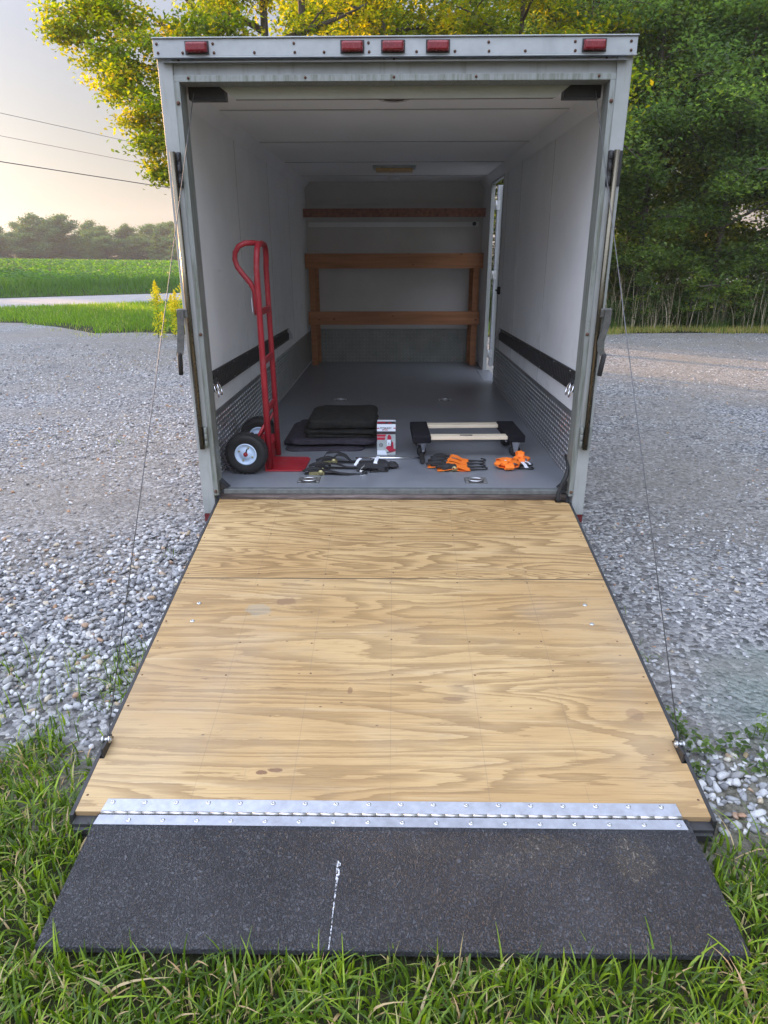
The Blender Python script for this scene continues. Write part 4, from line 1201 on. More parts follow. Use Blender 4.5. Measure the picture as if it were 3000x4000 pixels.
for x, y, a in ((.186, 4.290, -.62), (.795, 4.300, -1.25), (.775, 4.560, -1.0), (.172, 4.550, -.2)):
    zf_ = fz(y); mb = MB(); Mx = Matrix.Translation((x, y, 0)) @ Matrix.Rotation(pi / 2 * .9 + a, 4, 'Z')
    c = Mx @ Vector((0, 0, zf_ + .036))
    ax = (Mx.to_3x3() @ Vector((0, 1, 0)))
    mb.tube([c - ax * .012, c - ax * .009, c + ax * .009, c + ax * .012], [.030, .0355, .0355, .030], 22)
    cw = mb.build('caster', M['rubber'], D)
    mb = MB()
    for sd in (-1, 1):
        mb.add([(-.012, sd * .0165, zf_ + .030), (.012, sd * .0165, zf_ + .030), (.026, sd * .0165, .538), (-.026, sd * .0165, .538), (-.012, sd * .0145, zf_ + .030), (.012, sd * .0145, zf_ + .030), (.026, sd * .0145, .538), (-.026, sd * .0145, .538)], [(0, 1, 2, 3), (7, 6, 5, 4), (0, 4, 5, 1), (1, 5, 6, 2), (2, 6, 7, 3), (3, 7, 4, 0)], M=Mx)
    mb.box((-.03, -.022, .538), (.03, .022, .5475), Mx); mb.tube([Mx @ Vector((0, -.02, zf_ + .036)), Mx @ Vector((0, .02, zf_ + .036))], .006, 8)
    mb.build('fork', M['chrome'], cw)

# ratchet straps -----------------------------------------------------
def hook(mb, p, a, s=1.0):
    """double J hook starting at p heading a"""
    Mx = Matrix.Translation(p) @ Matrix.Rotation(a, 4, 'Z') @ Matrix.Scale(s, 4)
    for sd in (-1, 1):
        mb.tube([Mx @ Vector(q) for q in ((0, sd * .010, .004), (.03, sd * .006, .006), (.055, .0, .007), (.085, .002, .006), (.108, .010, .006), (.114, .022, .007), (.104, .032, .009), (.090, .030, .012), (.084, .024, .013))], .0042, 8)
def ratchet(name, loc, rz_, web, label, group, body='brass', webl=.13, kink=.02, dz=0, ww=.036):
    e = empty(name, loc, label, 'ratchet strap', group); Mx = Matrix.Translation(loc) @ Matrix.Rotation(rz_, 4, 'Z')
    mb = MB()
    for sd in (-1, 1):
        mb.add([(-.045, sd * .019, .002), (.045, sd * .019, .002), (.048, sd * .019, .022), (.012, sd * .019, .036), (-.012, sd * .019, .036), (-.045, sd * .019, .018)] + [(-.045, sd * .0165, .002), (.045, sd * .0165, .002), (.048, sd * .0165, .022), (.012, sd * .0165, .036), (-.012, sd * .0165, .036), (-.045, sd * .0165, .018)],
               [(0, 1, 2, 3, 4, 5), (11, 10, 9, 8, 7, 6)] + [(i, 6 + i, 6 + (i + 1) % 6, (i + 1) % 6) for i in range(6)], M=Mx)
    mb.tube([Mx @ Vector((.026, -.026, .020)), Mx @ Vector((.026, .026, .020))], .009, 12)
    for sd in (-1, 1): mb.lathe([(0, sd * .004), (.015, sd * .004), (.016, 0), (.012, -sd * .003)], Mx @ Vector((.026, sd * .024, .020)), 'y', 16)
    mb.build('ratchet', M[body], e)
    mb = MB(); mb.tube([Mx @ Vector(q) for q in ((.03, 0, .034), (-.01, 0, .040), (-.05, 0, .033), (-.085, 0, .020))], [.012, .015, .016, .013], 10, flat=.55)
    for sd in (-1, 1): mb.ribbon([Mx @ Vector(q) for q in ((.035, sd * .021, .022), (0, sd * .021, .032), (-.05, sd * .018, .026))], .014, .003, side=(0, 0, 1))
    mb.build('lever', M['rubber'], e)
    mb = MB(); sdv = tuple(Mx.to_3x3() @ Vector((0, 1, 0)))
    L = webl
    pts = [(-.075, 0, .006), (-.02, 0, .012), (.03, 0, .030 + dz), (.05, 0, .024 + kink), (.05 + L * .3, .004, .016 + kink), (.05 + L * .65, -.004, .012), (.05 + L, 0, .008)]
    mb.ribbon([Mx @ Vector(q) for q in pts], ww, .0018, side=sdv)
    pts = [(.04, 0, .010), (.05 + L * .4, .006, .004), (.05 + L * .9, .010, .004)]
    mb.ribbon([Mx @ Vector(q) for q in pts], ww, .0018, side=sdv)
    mb.build('webbing', M[web], e)
    mb = MB(); hook(mb, Mx @ Vector((.045 + L, 0, .002)), rz_); hk = mb.build('hook', M['rubber'], e)
    return e
G = 'black ratchet straps beside the hand truck toe plate'
f0 = fz(4) + .001
ratchet('ratchet_strap', (-.455, 3.880, f0), -.06, 'blackweb', 'nearest black ratchet strap, with brassy buckle, by the left floor ring', G, 'brass', .14, .004)
ratchet('ratchet_strap', (-.430, 3.990, f0), .03, 'blackweb', 'middle black ratchet strap between two others next to the toe plate', G, 'blacksteel', .15, .012)
ratchet('ratchet_strap', (-.400, 4.110, f0), .10, 'blackweb', 'farthest black ratchet strap, its webbing arched up off the floor', G, 'brass', .13, .03, .01)
mb = MB(); mb.ribbon([(-.44, 4.15, f0 + .03), (-.42, 4.16, f0 + .055), (-.36, 4.165, f0 + .06), (-.30, 4.14, f0 + .045), (-.26, 4.10, f0 + .012)], .028, .003, side=(.1, 1, .2))
mb.build('strap_loop', M['blackweb'], bpy.data.objects['ratchet_strap.002'])
G = 'orange ratchet straps on the trailer floor'
labs = ['farthest orange ratchet strap, black ratchet at the top of the fan', 'second farthest orange ratchet strap in the fan of four', 'third orange ratchet strap, long black lever pointing left', 'nearest orange ratchet strap, its round ratchet facing the ramp']
for k, (x, y, a) in enumerate(((.325, 4.165, -.10), (.305, 4.100, -.08), (.290, 4.025, -.03), (.345, 3.960, .02))):
    ratchet('ratchet_strap', (x, y, f0), a, 'orange', labs[k], G, 'blacksteel' if k != 3 else 'brass', (.105, .11, .12, .075)[k], (.014, .010, .008, .004)[k], -.008, .060)
for k, (x, y) in enumerate(((.31, 4.175), (.295, 4.10), (.285, 4.025), (.345, 3.955))):
    o = bpy.data.objects['ratchet_strap.%03d' % (3 + k)]
    m2 = soft(x - .055, x + .045, y - .022, y + .022, f0, f0 + .045, e=.5, amp=.004, seed=50 + k, nu=20, nv=12); m2.build('wound_webbing', M['blackweb'], o)
def bow(name, c, petals, label, mat, parts):
    e = empty(name, c, label, 'strap', None); mb = MB()
    for (a, l, wd, tilt) in petals:
        Mx = Matrix.Translation(c) @ Matrix.Rotation(a, 4, 'Z') @ Matrix.Rotation(-tilt, 4, 'Y')
        pts = [(0, 0, .030), (l * .35, 0, .040), (l * .75, 0, .036), (l, 0, .022), (l * .93, 0, .010), (l * .6, 0, .006), (0, 0, .010)]
        mb.ribbon([Mx @ Vector(q) for q in pts], wd, .003, side=tuple(Mx.to_3x3() @ Vector((0, 1, 0))))
    mb.build('webbing', M[mat], e, .0008)
    return e
b1 = bow('strap_bundle', (.700, 4.015, f0 + .004), [(-2.75, .078, .052, .1), (2.2, .080, .048, .25), (1.1, .075, .042, .3), (-.25, .080, .050, .1), (-1.45, .072, .056, -.03), (-2.1, .06, .04, .3)], 'orange webbing strap tied in a flat bow, white tag at its centre', 'orange', None)
MB().box((.683, 4.005, f0 + .045), (.697, 4.025, f0 + .050)).build('tag', M['white'], b1)
b2 = bow('strap_bundle', (.800, 4.105, f0 + .004), [(1.9, .075, .042, .9), (1.2, .07, .04, 1.15), (-2.5, .06, .038, .35), (-.6, .065, .036, .3), (-1.6, .055, .040, .1)], 'orange strap bundle standing up, with black hooks and white tags', 'orange', None)
mb = MB(); hook(mb, Vector((.765, 4.00, f0)), -.25, .85); hook(mb, Vector((.785, 4.04, f0 + .004)), .1, .75); mb.build('hook', M['rubber'], b2)
MB().ribbon([(.800, 4.05, f0 + .030), (.812, 4.02, f0 + .022), (.818, 3.985, f0 + .012)], .022, .001).build('tag', M['white'], b2)
MB().ribbon([(.815, 4.06, f0 + .034), (.840, 4.05, f0 + .026), (.850, 4.035, f0 + .018)], .016, .001).build('tag', M['white'], b2)
# black bundle with white tags
e = empty('strap_bundle', (-.115, 4.05, f0), 'wound black strap bundle with white paper tags beside the chrome bar', 'strap')
mb = MB()
for k, (a, b, c, d, h, e_) in enumerate(((-.215, -.085, 3.93, 4.04, .044, .45), (-.15, -.020, 3.95, 4.06, .050, .5), (-.06, .035, 3.98, 4.06, .036, .6))):
    m2 = soft(a, b, c, d, f0, f0 + h, e=e_, amp=.004, seed=70 + k, nu=28, nv=16, fr=8); mb.add(m2.v, m2.f, True)
mb.ribbon([(-.22, 3.95, f0 + .012), (-.215, 3.925, f0 + .035), (-.16, 3.922, f0 + .045), (-.10, 3.925, f0 + .04), (-.05, 3.93, f0 + .012)], .03, .003, side=(0, .2, 1))
mb.build('webbing', M['blackweb'], e)
mb = MB(); hook(mb, Vector((-.14, 3.93, f0)), -.1, .95); mb.build('hook', M['rubber'], e)
MB().ribbon([(-.20, 4.06, f0 + .050), (-.215, 4.03, f0 + .044), (-.235, 4.0, f0 + .020)], .020, .001).build('tag', M['white'], e)
MB().ribbon([(-.090, 4.075, f0 + .056), (-.100, 4.03, f0 + .055), (-.107, 3.97, f0 + .051), (-.107, 3.948, f0 + .034)], .022, .001).build('tag', M['white'], e)
mb = MB(); mb.ribbon([(-.165, 3.925, f0 + .050), (-.19, 3.915, f0 + .030), (-.20, 3.913, f0 + .012), (-.16, 3.908, f0 + .006)], .012, .003, side=(.3, .2, 1)); mb.build('buckle', M['chrome'], e)

# ================================================================== GRAVEL STONES
def ico(sub):
    bm = bmesh.new(); bmesh.ops.create_icosphere(bm, subdivisions=sub, radius=1)
    V = np.array([v.co[:] for v in bm.verts]); F = np.array([[v.index for v in f.verts] for f in bm.faces]); bm.free(); return V, F
ICO1, ICO2 = ico(1), ico(2)
def stones(P, r, rs, geo, flat=.55, jit=.16, tint=None):
    V0, F0 = geo; n = len(P); m = len(V0)
    V = V0[None] * (1 + rs.normal(0, jit, (n, m, 1)))
    for k in range(7):
        d = rs.normal(size=(n, 3)); d /= np.linalg.norm(d, axis=1)[:, None]
        e = np.maximum((V * d[:, None, :]).sum(2) - rs.uniform(.45, .8, n)[:, None], 0)
        V = V - e[:, :, None] * d[:, None, :]
    V = V * np.stack([rs.uniform(.75, 1.35, n), rs.uniform(.6, 1.0, n), rs.uniform(.35, .75, n) * flat / .55], 1)[:, None, :]
    a = rs.uniform(0, 2 * pi, n); b = rs.normal(0, .28, n); c = rs.normal(0, .28, n)
    ca, sa, cb, sb, cc, scn = np.cos(a), np.sin(a), np.cos(b), np.sin(b), np.cos(c), np.sin(c)
    Rm = np.empty((n, 3, 3))
    Rm[:, 0] = np.stack([ca * cb, ca * sb * scn - sa * cc, ca * sb * cc + sa * scn], 1)
    Rm[:, 1] = np.stack([sa * cb, sa * sb * scn + ca * cc, sa * sb * cc - ca * scn], 1)
    Rm[:, 2] = np.stack([-sb, cb * scn, cb * cc], 1)
    V = np.einsum('nij,nmj->nmi', Rm, V) * r[:, None, None] + P[:, None, :]
    F = (F0[None] + (np.arange(n) * m)[:, None, None]).reshape(-1, 3)
    T = np.repeat(rs.uniform(0, 1, n) if tint is None else tint, m)
    return V.reshape(-1, 3), F, T
def scatter(x0, x1, y0, y1, dens, rs, keep):
    n = int((x1 - x0) * (y1 - y0) * dens)
    x = rs.uniform(x0, x1, n); y = rs.uniform(y0, y1, n); k = keep(x, y, rs); return x[k], y[k]
rs = np.random.default_rng(11)
def under(x, y): return ((np.abs(x) < .94) & (y < 3.6) & (y > 1.15)) | ((np.abs(x) < 1.0) & (y >= 3.6) & (y < 9))
def frust(x, y, mrg=.9): return np.abs(x) < (y + .35) * .60 + mrg
def keepL(x, y, rs):      # loose stone on the left, thin near the grass
    d = np.clip((y - (1.98 - (x + 1.2) * .22)) / .45, 0, 1) ** .7
    d *= np.clip(.95 + .5 * vnoise(x, y, .55, 1), .25, 1)
    q = np.clip((y - 2.9 - .9 * vnoise(x, y, .3, 15)) / 1.4, 0, 1); d *= (1 - q) + q * np.clip(.5 + .8 * vnoise(x, y, .22, 2), .08, 1)
    return (rs.uniform(0, 1, len(x)) < d) & ~under(x, y) & frust(x, y)
def keepR(x, y, rs):
    silt = np.sqrt(((x - 1.75) * .9) ** 2 + (y - 2.28) ** 2)
    d = np.clip((silt - .28) / .5, .05, 1) * np.clip(.55 + .6 * vnoise(x, y, .35, 5), .12, 1)
    d = np.maximum(d, np.clip((2.02 - y) / .12, 0, 1) * (x > 1.0))
    d = np.maximum(d, .5 * ((np.abs(x - .99) < .25 + .1 * (y - 2)) & (y > 2.3) & (y < 3.6)))
    d *= np.where(y > 4.5, np.clip(.45 + .8 * vnoise(x, y, .22, 6), .05, 1), 1)
    return (rs.uniform(0, 1, len(x)) < d) & ~under(x, y) & frust(x, y) & (y > 1.62)
parts1, parts2 = [], []
def addstones(x, y, r, geo, flat=.55, jit=.15, lift=.30, hsd=.3):
    z = r * (lift + np.abs(rs.normal(0, hsd, len(x)))) 
    return stones(np.stack([x, y, z], 1), r, rs, geo, flat, jit)
x, y = scatter(-4.4, -.93, 1.7, 4.0, 2000, rs, keepL); parts1.append(addstones(x, y, rs.uniform(.008, .0215, len(x)), ICO2, .6, .03, .35, .5))
x, y = scatter(-6.0, -.98, 4.0, 7.0, 900, rs, keepL); parts2.append(addstones(x, y, rs.uniform(.009, .020, len(x)), ICO1, .6, .14))
x, y = scatter(-9.5, -1.0, 7.0, 13.5, 330, rs, keepL); parts2.append(addstones(x, y, rs.uniform(.010, .021, len(x)), ICO1, .6, .14))
x, y = scatter(.93, 4.6, 1.6, 4.2, 1300, rs, keepR); parts1.append(addstones(x, y, rs.uniform(.006, .0165, len(x)), ICO2, .5, .06, .12, .25))
x, y = scatter(1.0, 1.9, 1.62, 2.06, 900, rs, lambda x, y, r: x > 1.02); parts1.append(addstones(x, y, rs.uniform(.011, .023, len(x)), ICO2, .6, .06, .3, .3))
x, y = scatter(.98, 6.4, 4.2, 7.0, 620, rs, keepR); parts2.append(addstones(x, y, rs.uniform(.007, .017, len(x)), ICO1, .5, .14, .2))
x, y = scatter(1.0, 10.5, 7.0, 14.6, 260, rs, keepR); parts2.append(addstones(x, y, rs.uniform(.008, .019, len(x)), ICO1, .5, .14, .2))
# small chippings
for x0, x1, k in ((-4.4, -.93, keepL), (.93, 4.6, keepR)):
    x, y = scatter(x0, x1, 1.75, 5.2, 1500, rs, lambda x, y, r: ~under(x, y) & frust(x, y) & (r.uniform(0, 1, len(x)) < np.clip((y - 1.85) / .4, .1, 1)))
    parts2.append(addstones(x, y, rs.uniform(.0028, .0065, len(x)), ICO1, .6, .12, .2, .1))
V, F, Tt = merge(parts1); tag(npmesh('gravel', V, F, M['stone'], tint=Tt, smooth=False), 'loose grey gravel stones beside the ramp', 'gravel', kind='stuff')
V, F, Tt = merge(parts2); tag(npmesh('gravel', V, F, M['stone'], tint=Tt), 'finer grey gravel spread over the yard', 'gravel', kind='stuff')

# ================================================================== GRASS
rs = np.random.default_rng(21)
def edge_left(x): return 1.98 - (x + 1.3) * .28 + .10 * np.sin(x * 9) + .06 * np.sin(x * 23)
def edge_right(x): return 1.63 + .03 * np.sin(x * 11) - (x - 1) * .02
def flapzone(x, y): return (np.abs(x) < .915) & (y > 1.192) & (y < 3.6)
def keepG(x, y, rs):
    e = np.where(x < 0, edge_left(x), edge_right(x))
    d = np.clip((e - y) / .22 + .15, 0, 1)
    d *= np.clip(.85 + .6 * vnoise(x, y, 1.4, 9), .3, 1)
    d *= np.where((np.abs(x) < .985) & (y > 1.60), 0, 1)
    return (rs.uniform(0, 1, len(x)) < d) & ~flapzone(x, y)
ps = []
def gtint(n, x, y, lo=0., hi=.86, dry=.06):
    t = rs.uniform(lo, hi * .9, n) * .8 + .12 * (1 + vnoise(x, y, 1.1, 4))
    dr = rs.uniform(0, 1, n) < dry * np.clip(1 + 1.3 * vnoise(x, y, .9, 8) + .35 * (x > 0), .15, 2.5)
    return np.where(dr, rs.uniform(.86, 1, n), np.clip(t, 0, .82))
x, y = scatter(-2.6, 2.6, .75, 2.25, 6200, rs, keepG); z = np.zeros_like(x)
ps.append(blades(np.stack([x, y, z], 1), .068, .0086, rs, .85, 5, gtint(len(x), x, y)))
x, y = scatter(-2.6, 2.6, .75, 2.25, 900, rs, keepG); z = np.zeros_like(x)   # long lit blades
ps.append(blades(np.stack([x, y, z], 1), .092, .0088, rs, 1.2, 6, gtint(len(x), x, y, .3, .9, .06)))
x, y = scatter(-2.6, 2.6, .75, 2.25, 900, rs, keepG); z = np.zeros_like(x)  # dead thatch lying low
ps.append(blades(np.stack([x, y, z], 1), .07, .0048, rs, 2.0, 4, rs.uniform(.84, 1, len(x))))
x, y = scatter(-.93, .93, 1.150, 1.190, 900, rs, lambda x, y, r: y < 1.20); ps.append(blades(np.stack([x, y, z[:len(x)] * 0], 1), .068, .0072, rs, .6, 5, gtint(len(x), x, y, .3, .9, .1)))
V, F, Tt = merge(ps); tag(npmesh('grass', V, F, M['grass'], tint=Tt), 'long green grass with dead straw around the ramp flap', 'grass', kind='stuff')
# small tufts and seedlings in the gravel
def tuft(n, h, x, y, spread, w=.005, lean=.9):
    px = x + rs.normal(0, spread, n); py = y + rs.normal(0, spread, n)
    return blades(np.stack([px, py, px * 0], 1), h, w, rs, lean, 4, rs.uniform(.2, .8, n))
tf = [(-1.62, 2.43, .12, 26), (-1.38, 2.52, .09, 24), (-1.18, 2.50, .10, 40), (-1.10, 2.36, .12, 34), (-1.05, 2.30, .10, 26), (-1.36, 2.22, .11, 16), (-1.55, 2.17, .10, 18), (-1.22, 2.26, .10, 14), (-1.20, 2.05, .09, 14), (-1.34, 2.04, .08, 12), (-1.72, 2.3, .12, 20), (-1.30, 3.62, .05, 10), (-1.05, 3.12, .05, 12), (-1.9, 2.1, .14, 30),
      (1.10, 3.02, .07, 20), (1.08, 2.62, .07, 14), (2.4, 2.7, .05, 18), (1.02, 2.9, .06, 14), (1.45, 2.05, .10, 18), (1.55, 2.1, .12, 14), (-2.6, 6.2, .05, 10), (-1.02, 2.75, .06, 20), (-1.06, 2.58, .07, 22)]
ps = [tuft(n, h, x, y, .035 + h * .2) for x, y, h, n in tf]
V, F, Tt = merge(ps); tag(npmesh('weeds', V, F, M['grass'], tint=Tt), 'small grass tufts growing up through the gravel', 'weeds', kind='stuff')
# leafy seedlings right of the ramp
def leafy(n, cx, cy, sx, sy, h, leaf):
    pr = []
    for i in range(n):
        x = rs.normal(cx, sx); y = rs.normal(cy, sy); hh = h * rs.uniform(.5, 1.2)
        if abs(x) < 1.0 and y > 1.6: x = math.copysign(1.01 + abs(rs.normal(0, .04)), cx)
        k = 9; t = np.linspace(.25, 1, k); P = np.stack([x + rs.normal(0, .016, k), y + rs.normal(0, .016, k), hh * t], 1)
        pr.append(kites(P, leaf, rs, up=.9, wr=.6, tint=rs.uniform(.15, .75, k)))
        s = blades(np.array([[x, y, 0]]), hh, .003, rs, .15, 4, np.array([.3])); pr.append(s)
    return pr
ps = leafy(10, 1.07, 2.05, .03, .07, .08, .026) + leafy(11, 1.17, 1.95, .09, .05, .08, .028) + leafy(3, 1.36, 2.08, .03, .03, .10, .028) + leafy(3, 1.03, 1.85, .03, .05, .07, .026)
V, F, Tt = merge(ps); tag(npmesh('weeds', V, F, M['leaf_forest'], tint=Tt), 'leafy green seedlings in the stones right of the ramp', 'weeds', kind='stuff')

# lawn strip between yard and road (left), and grass under the trees (right)
BX = np.array([-30, -14, -9.4, -8.0, -6.6, -5.6, -4.4, -1, 2, 4.5, 7, 9.5, 30]); BY = np.array([14, 18.4, 17.6, 16.6, 15.3, 15.5, 15.0, 14.4, 14.6, 15.2, 15.35, 15.1, 15.0])
def yard_edge(x): return np.interp(x, BX, BY) + .18 * np.sin(x * 2.3) + .12 * np.sin(x * 5.1)
def keepLawn(x, y, rs):
    n = -x * sin(TH) + y * cos(TH)
    d = np.clip((y - yard_edge(x) + .35 * vnoise(x, y, .5, 33)) / .9 + .12, 0, 1) ** 1.3
    return (rs.uniform(0, 1, len(x)) < d) & (n < 25.5) & (x > -.62 * y - 1.2)
x, y = scatter(-17, 0, 14, 27, 520, rs, keepLawn)
n_ = len(x); tn = np.clip(rs.uniform(.2, .85, n_) + .1 * vnoise(x, y, .3, 3), 0, .88); tn[rs.uniform(0, 1, n_) < .04] = .95
V, F, Tt = merge([blades(np.stack([x, y, x * 0], 1), .13, .016, rs, .7, 3, tn)])
tag(npmesh('lawn_grass', V, F, M['lawn'], tint=Tt), 'mown green grass strip between the gravel and the road', 'grass', kind='stuff')
x, y = scatter(-9, -3.5, 13.6, 16.2, 60, rs, lambda x, y, r: (np.abs(y - yard_edge(x) + .3) < .5)); 
V, F, Tt = merge([blades(np.stack([x, y, x * 0], 1), .08, .012, rs, .9, 3, rs.uniform(.6, 1, len(x)))])
tag(npmesh('weeds', V, F, M['weed'], tint=Tt), 'thin dry weeds where the left gravel meets the lawn', 'weeds', kind='stuff')
# right edge strip: low yellow grass then green
x, y = scatter(1.0, 12, 14.8, 16.6, 900, rs, lambda x, y, r: (y > yard_edge(x)) & (r.uniform(0, 1, len(x)) < .9))
d = (y - yard_edge(x)) + .25 * vnoise(x, y, .5, 41); tn = np.clip(np.where(d < .75, rs.uniform(.68, 1.0, len(x)), rs.uniform(.1, .75, len(x))), 0, 1)
V, F, Tt = merge([blades(np.stack([x, y, x * 0], 1), np.where(d < .75, .13, .26), .012, rs, .6, 3, tn)])
tag(npmesh('verge_grass', V, F, M['weed'], tint=Tt), 'yellowing grass strip along the right edge of the gravel', 'grass', kind='stuff')
# undergrowth in front of the woods
ps = []
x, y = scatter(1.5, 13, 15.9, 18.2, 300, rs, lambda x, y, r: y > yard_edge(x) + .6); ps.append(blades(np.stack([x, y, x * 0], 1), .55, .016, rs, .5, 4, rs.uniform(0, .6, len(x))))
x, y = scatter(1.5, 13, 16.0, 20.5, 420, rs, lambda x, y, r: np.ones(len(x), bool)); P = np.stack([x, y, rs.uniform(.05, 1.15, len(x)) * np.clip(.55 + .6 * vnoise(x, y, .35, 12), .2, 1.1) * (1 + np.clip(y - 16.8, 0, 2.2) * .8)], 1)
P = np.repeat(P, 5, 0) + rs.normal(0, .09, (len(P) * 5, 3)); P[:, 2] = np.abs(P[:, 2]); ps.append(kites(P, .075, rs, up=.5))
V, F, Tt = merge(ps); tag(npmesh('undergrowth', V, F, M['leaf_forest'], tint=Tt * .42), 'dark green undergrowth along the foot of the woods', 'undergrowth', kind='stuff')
ps = []
for cx in (5.05, 5.5, 5.85, 6.3, 7.0, 7.35, 7.6, 8.4, 3.8):
    n = 34; x = cx + rs.normal(0, .22, n); y = 16.15 + rs.normal(0, .22, n)
    ps.append(blades(np.stack([x, y, x * 0], 1), .95 + .3 * sin(cx * 9), .013, rs, .55, 5, rs.uniform(0, 1, n)))
V, F, Tt = merge(ps); tag(npmesh('dry_stalks', V, F, M['dry'], tint=Tt), 'dead pale stalks standing at the edge of the woods', 'stalks', kind='stuff')
# verge beyond the road and the crop
def on_rd(a, n): return a * cos(TH) - n * sin(TH), a * sin(TH) + n * cos(TH)
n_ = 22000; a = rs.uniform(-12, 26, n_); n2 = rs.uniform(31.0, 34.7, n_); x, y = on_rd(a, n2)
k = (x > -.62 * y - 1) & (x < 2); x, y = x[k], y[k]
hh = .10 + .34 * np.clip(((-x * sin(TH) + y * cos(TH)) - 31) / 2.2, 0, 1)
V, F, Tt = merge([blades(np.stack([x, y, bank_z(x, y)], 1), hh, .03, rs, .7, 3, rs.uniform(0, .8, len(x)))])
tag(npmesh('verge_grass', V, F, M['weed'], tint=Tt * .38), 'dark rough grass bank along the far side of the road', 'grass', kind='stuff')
ps = []
def crop(nn, n0, n1, size, hsd):
    a = rs.uniform(-10, 75, nn); n2 = rs.uniform(n0, n1, nn); x, y = on_rd(a, n2)
    k = (x > -.62 * y - 2) & (x < 4); x, y, n2 = x[k], y[k], n2[k]
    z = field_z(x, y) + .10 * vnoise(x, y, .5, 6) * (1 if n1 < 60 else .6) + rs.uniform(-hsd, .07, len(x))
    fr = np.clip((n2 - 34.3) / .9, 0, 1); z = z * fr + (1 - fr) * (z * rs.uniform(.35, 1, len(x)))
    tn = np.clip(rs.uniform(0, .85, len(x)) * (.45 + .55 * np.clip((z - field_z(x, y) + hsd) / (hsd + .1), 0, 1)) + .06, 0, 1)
    return kites(np.stack([x, y, z], 1), size, rs, up=.55, wr=.75, tint=tn)
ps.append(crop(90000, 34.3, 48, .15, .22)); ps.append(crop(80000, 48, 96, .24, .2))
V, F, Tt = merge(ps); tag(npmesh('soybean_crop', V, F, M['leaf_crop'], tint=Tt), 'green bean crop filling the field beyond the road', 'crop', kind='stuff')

# ================================================================== GOLDENROD
def goldenrod(seed, H_):
    r = np.random.default_rng(seed); mb = MB()
    pts = [(.05 * H_ * sin(2 * t) * (1 if seed % 2 else -1), .02 * t, H_ * t) for t in np.linspace(0, 1, 7)]
    mb.tube(pts, [.008 - .006 * i / 6 for i in range(7)], 6)
    st = mb.build('stem', M['weed']); sm_ = st.data; bpy.data.objects.remove(st)
    k = 110; t = r.uniform(.05, .8, k); P = np.stack([np.interp(t, np.linspace(0, 1, 7), [p[0] for p in pts]) + r.normal(0, .045, k) * (1.3 - t), r.normal(0, .045, k), t * H_], 1)
    V, F, T_ = kites(P, .10, r, up=.1, wr=.28, tint=r.uniform(.3, 1, k)); lf = npmesh('leaves', V, F, M['gold'], tint=T_ * .55); lm = lf.data; bpy.data.objects.remove(lf)
    k = 520; t = r.uniform(.62, 1.0, k); w_ = .075 * (1.02 - t) / .38; P = np.stack([np.interp(t, np.linspace(0, 1, 7), [p[0] for p in pts]) + r.normal(0, 1, k) * w_, r.normal(0, 1, k) * w_, t * H_ + r.normal(0, .01, k)], 1)
    V, F, T_ = kites(P, .032, r, up=.2, wr=.6, tint=r.uniform(.4, 1, k)); fl_ = npmesh('bloom', V, F, M['gold'], tint=T_); fm = fl_.data; bpy.data.objects.remove(fl_)
    return sm_, lm, fm
gm = [goldenrod(s, 1.0) for s in (1, 2, 3)]
gold = [(-4.93, 14.5, 1.12, 'tall thin goldenrod with a pointed bloom, leftmost of the clump'), (-4.62, 14.7, .85, 'shorter goldenrod second in the clump by the lawn'), (-4.45, 14.45, .95, 'bushy goldenrod beside the hanging door lever'),
        (-4.25, 14.6, 1.22, 'tallest goldenrod, partly behind the trailer post'), (-4.05, 14.5, 1.0, 'goldenrod at the trailer end of the clump'), (-4.75, 14.3, .55, 'low leafy goldenrod in front of the tall stems')]
for k, (x, y, s, lab) in enumerate(gold):
    e = empty('goldenrod', (x, y, 0), lab, 'goldenrod', 'goldenrod plants at the lawn edge'); e.scale = (s, s, s); e.rotation_euler = (0, 0, k * 1.3)
    for nm, me in zip(('stem', 'leaf', 'bloom'), gm[k % 3]):
        o = bpy.data.objects.new(nm, me); COL.objects.link(o); o.parent = e

# ================================================================== TREES
# maple whose limbs reach out over the left of the trailer
MX, MY = -2.2, 13.2
bl_ = [(-4.534, 11.8, 4.912, .50), (-4.185, 11.6, 4.45, .50), (-3.879, 11.4, 3.96, .45), (-3.64, 11.2, 3.54, .40), (-3.45, 11.0, 3.08, .26), (-3.225, 11.3, 3.18, .3), (-4.93, 11.9, 4.70, .24), (-4.167, 12.2, 5.0, .4), (-3.44, 11.8, 4.30, .5), (-3.285, 12.5, 4.79, .62), (-3.2, 11.6, 3.76, .5), (-3.30, 11.0, 2.74, .16), (-3.9, 12.6, 5.9, .6), (-2.6, 12.6, 5.6, .7), (-2.6, 12.2, 4.7, .6), (-4.6, 12.3, 5.5, .45)]
mp = tree_meshes(5, 9.0, 2.4, .52, 42000, .070, .13, 14, .13, mat='leaf_maple', blobs=[(a - MX, b - MY, c, d) for a, b, c, d in bl_], up=.35)
place_tree('maple_tree', mp, (MX, MY, 0), 0, 1, 'maple tree with sunlit yellow green leaves reaching left past the trailer corner', group='woodland trees')
va = tree_meshes(11, 9.0, 2.5, .16, 30000, .10, .12, 26, .26, up=.5, tall_bias=.9)
vb = tree_meshes(12, 8.2, 2.2, .10, 30000, .095, .10, 26, .24, up=.5, tall_bias=1.0)
vc = tree_meshes(13, 9.5, 2.1, .30, 20000, .10, .10, 18, .24, mat='leaf_maple', up=.4)
vd = tree_meshes(14, 7.2, 2.0, .05, 30000, .085, .08, 28, .22, up=.6)
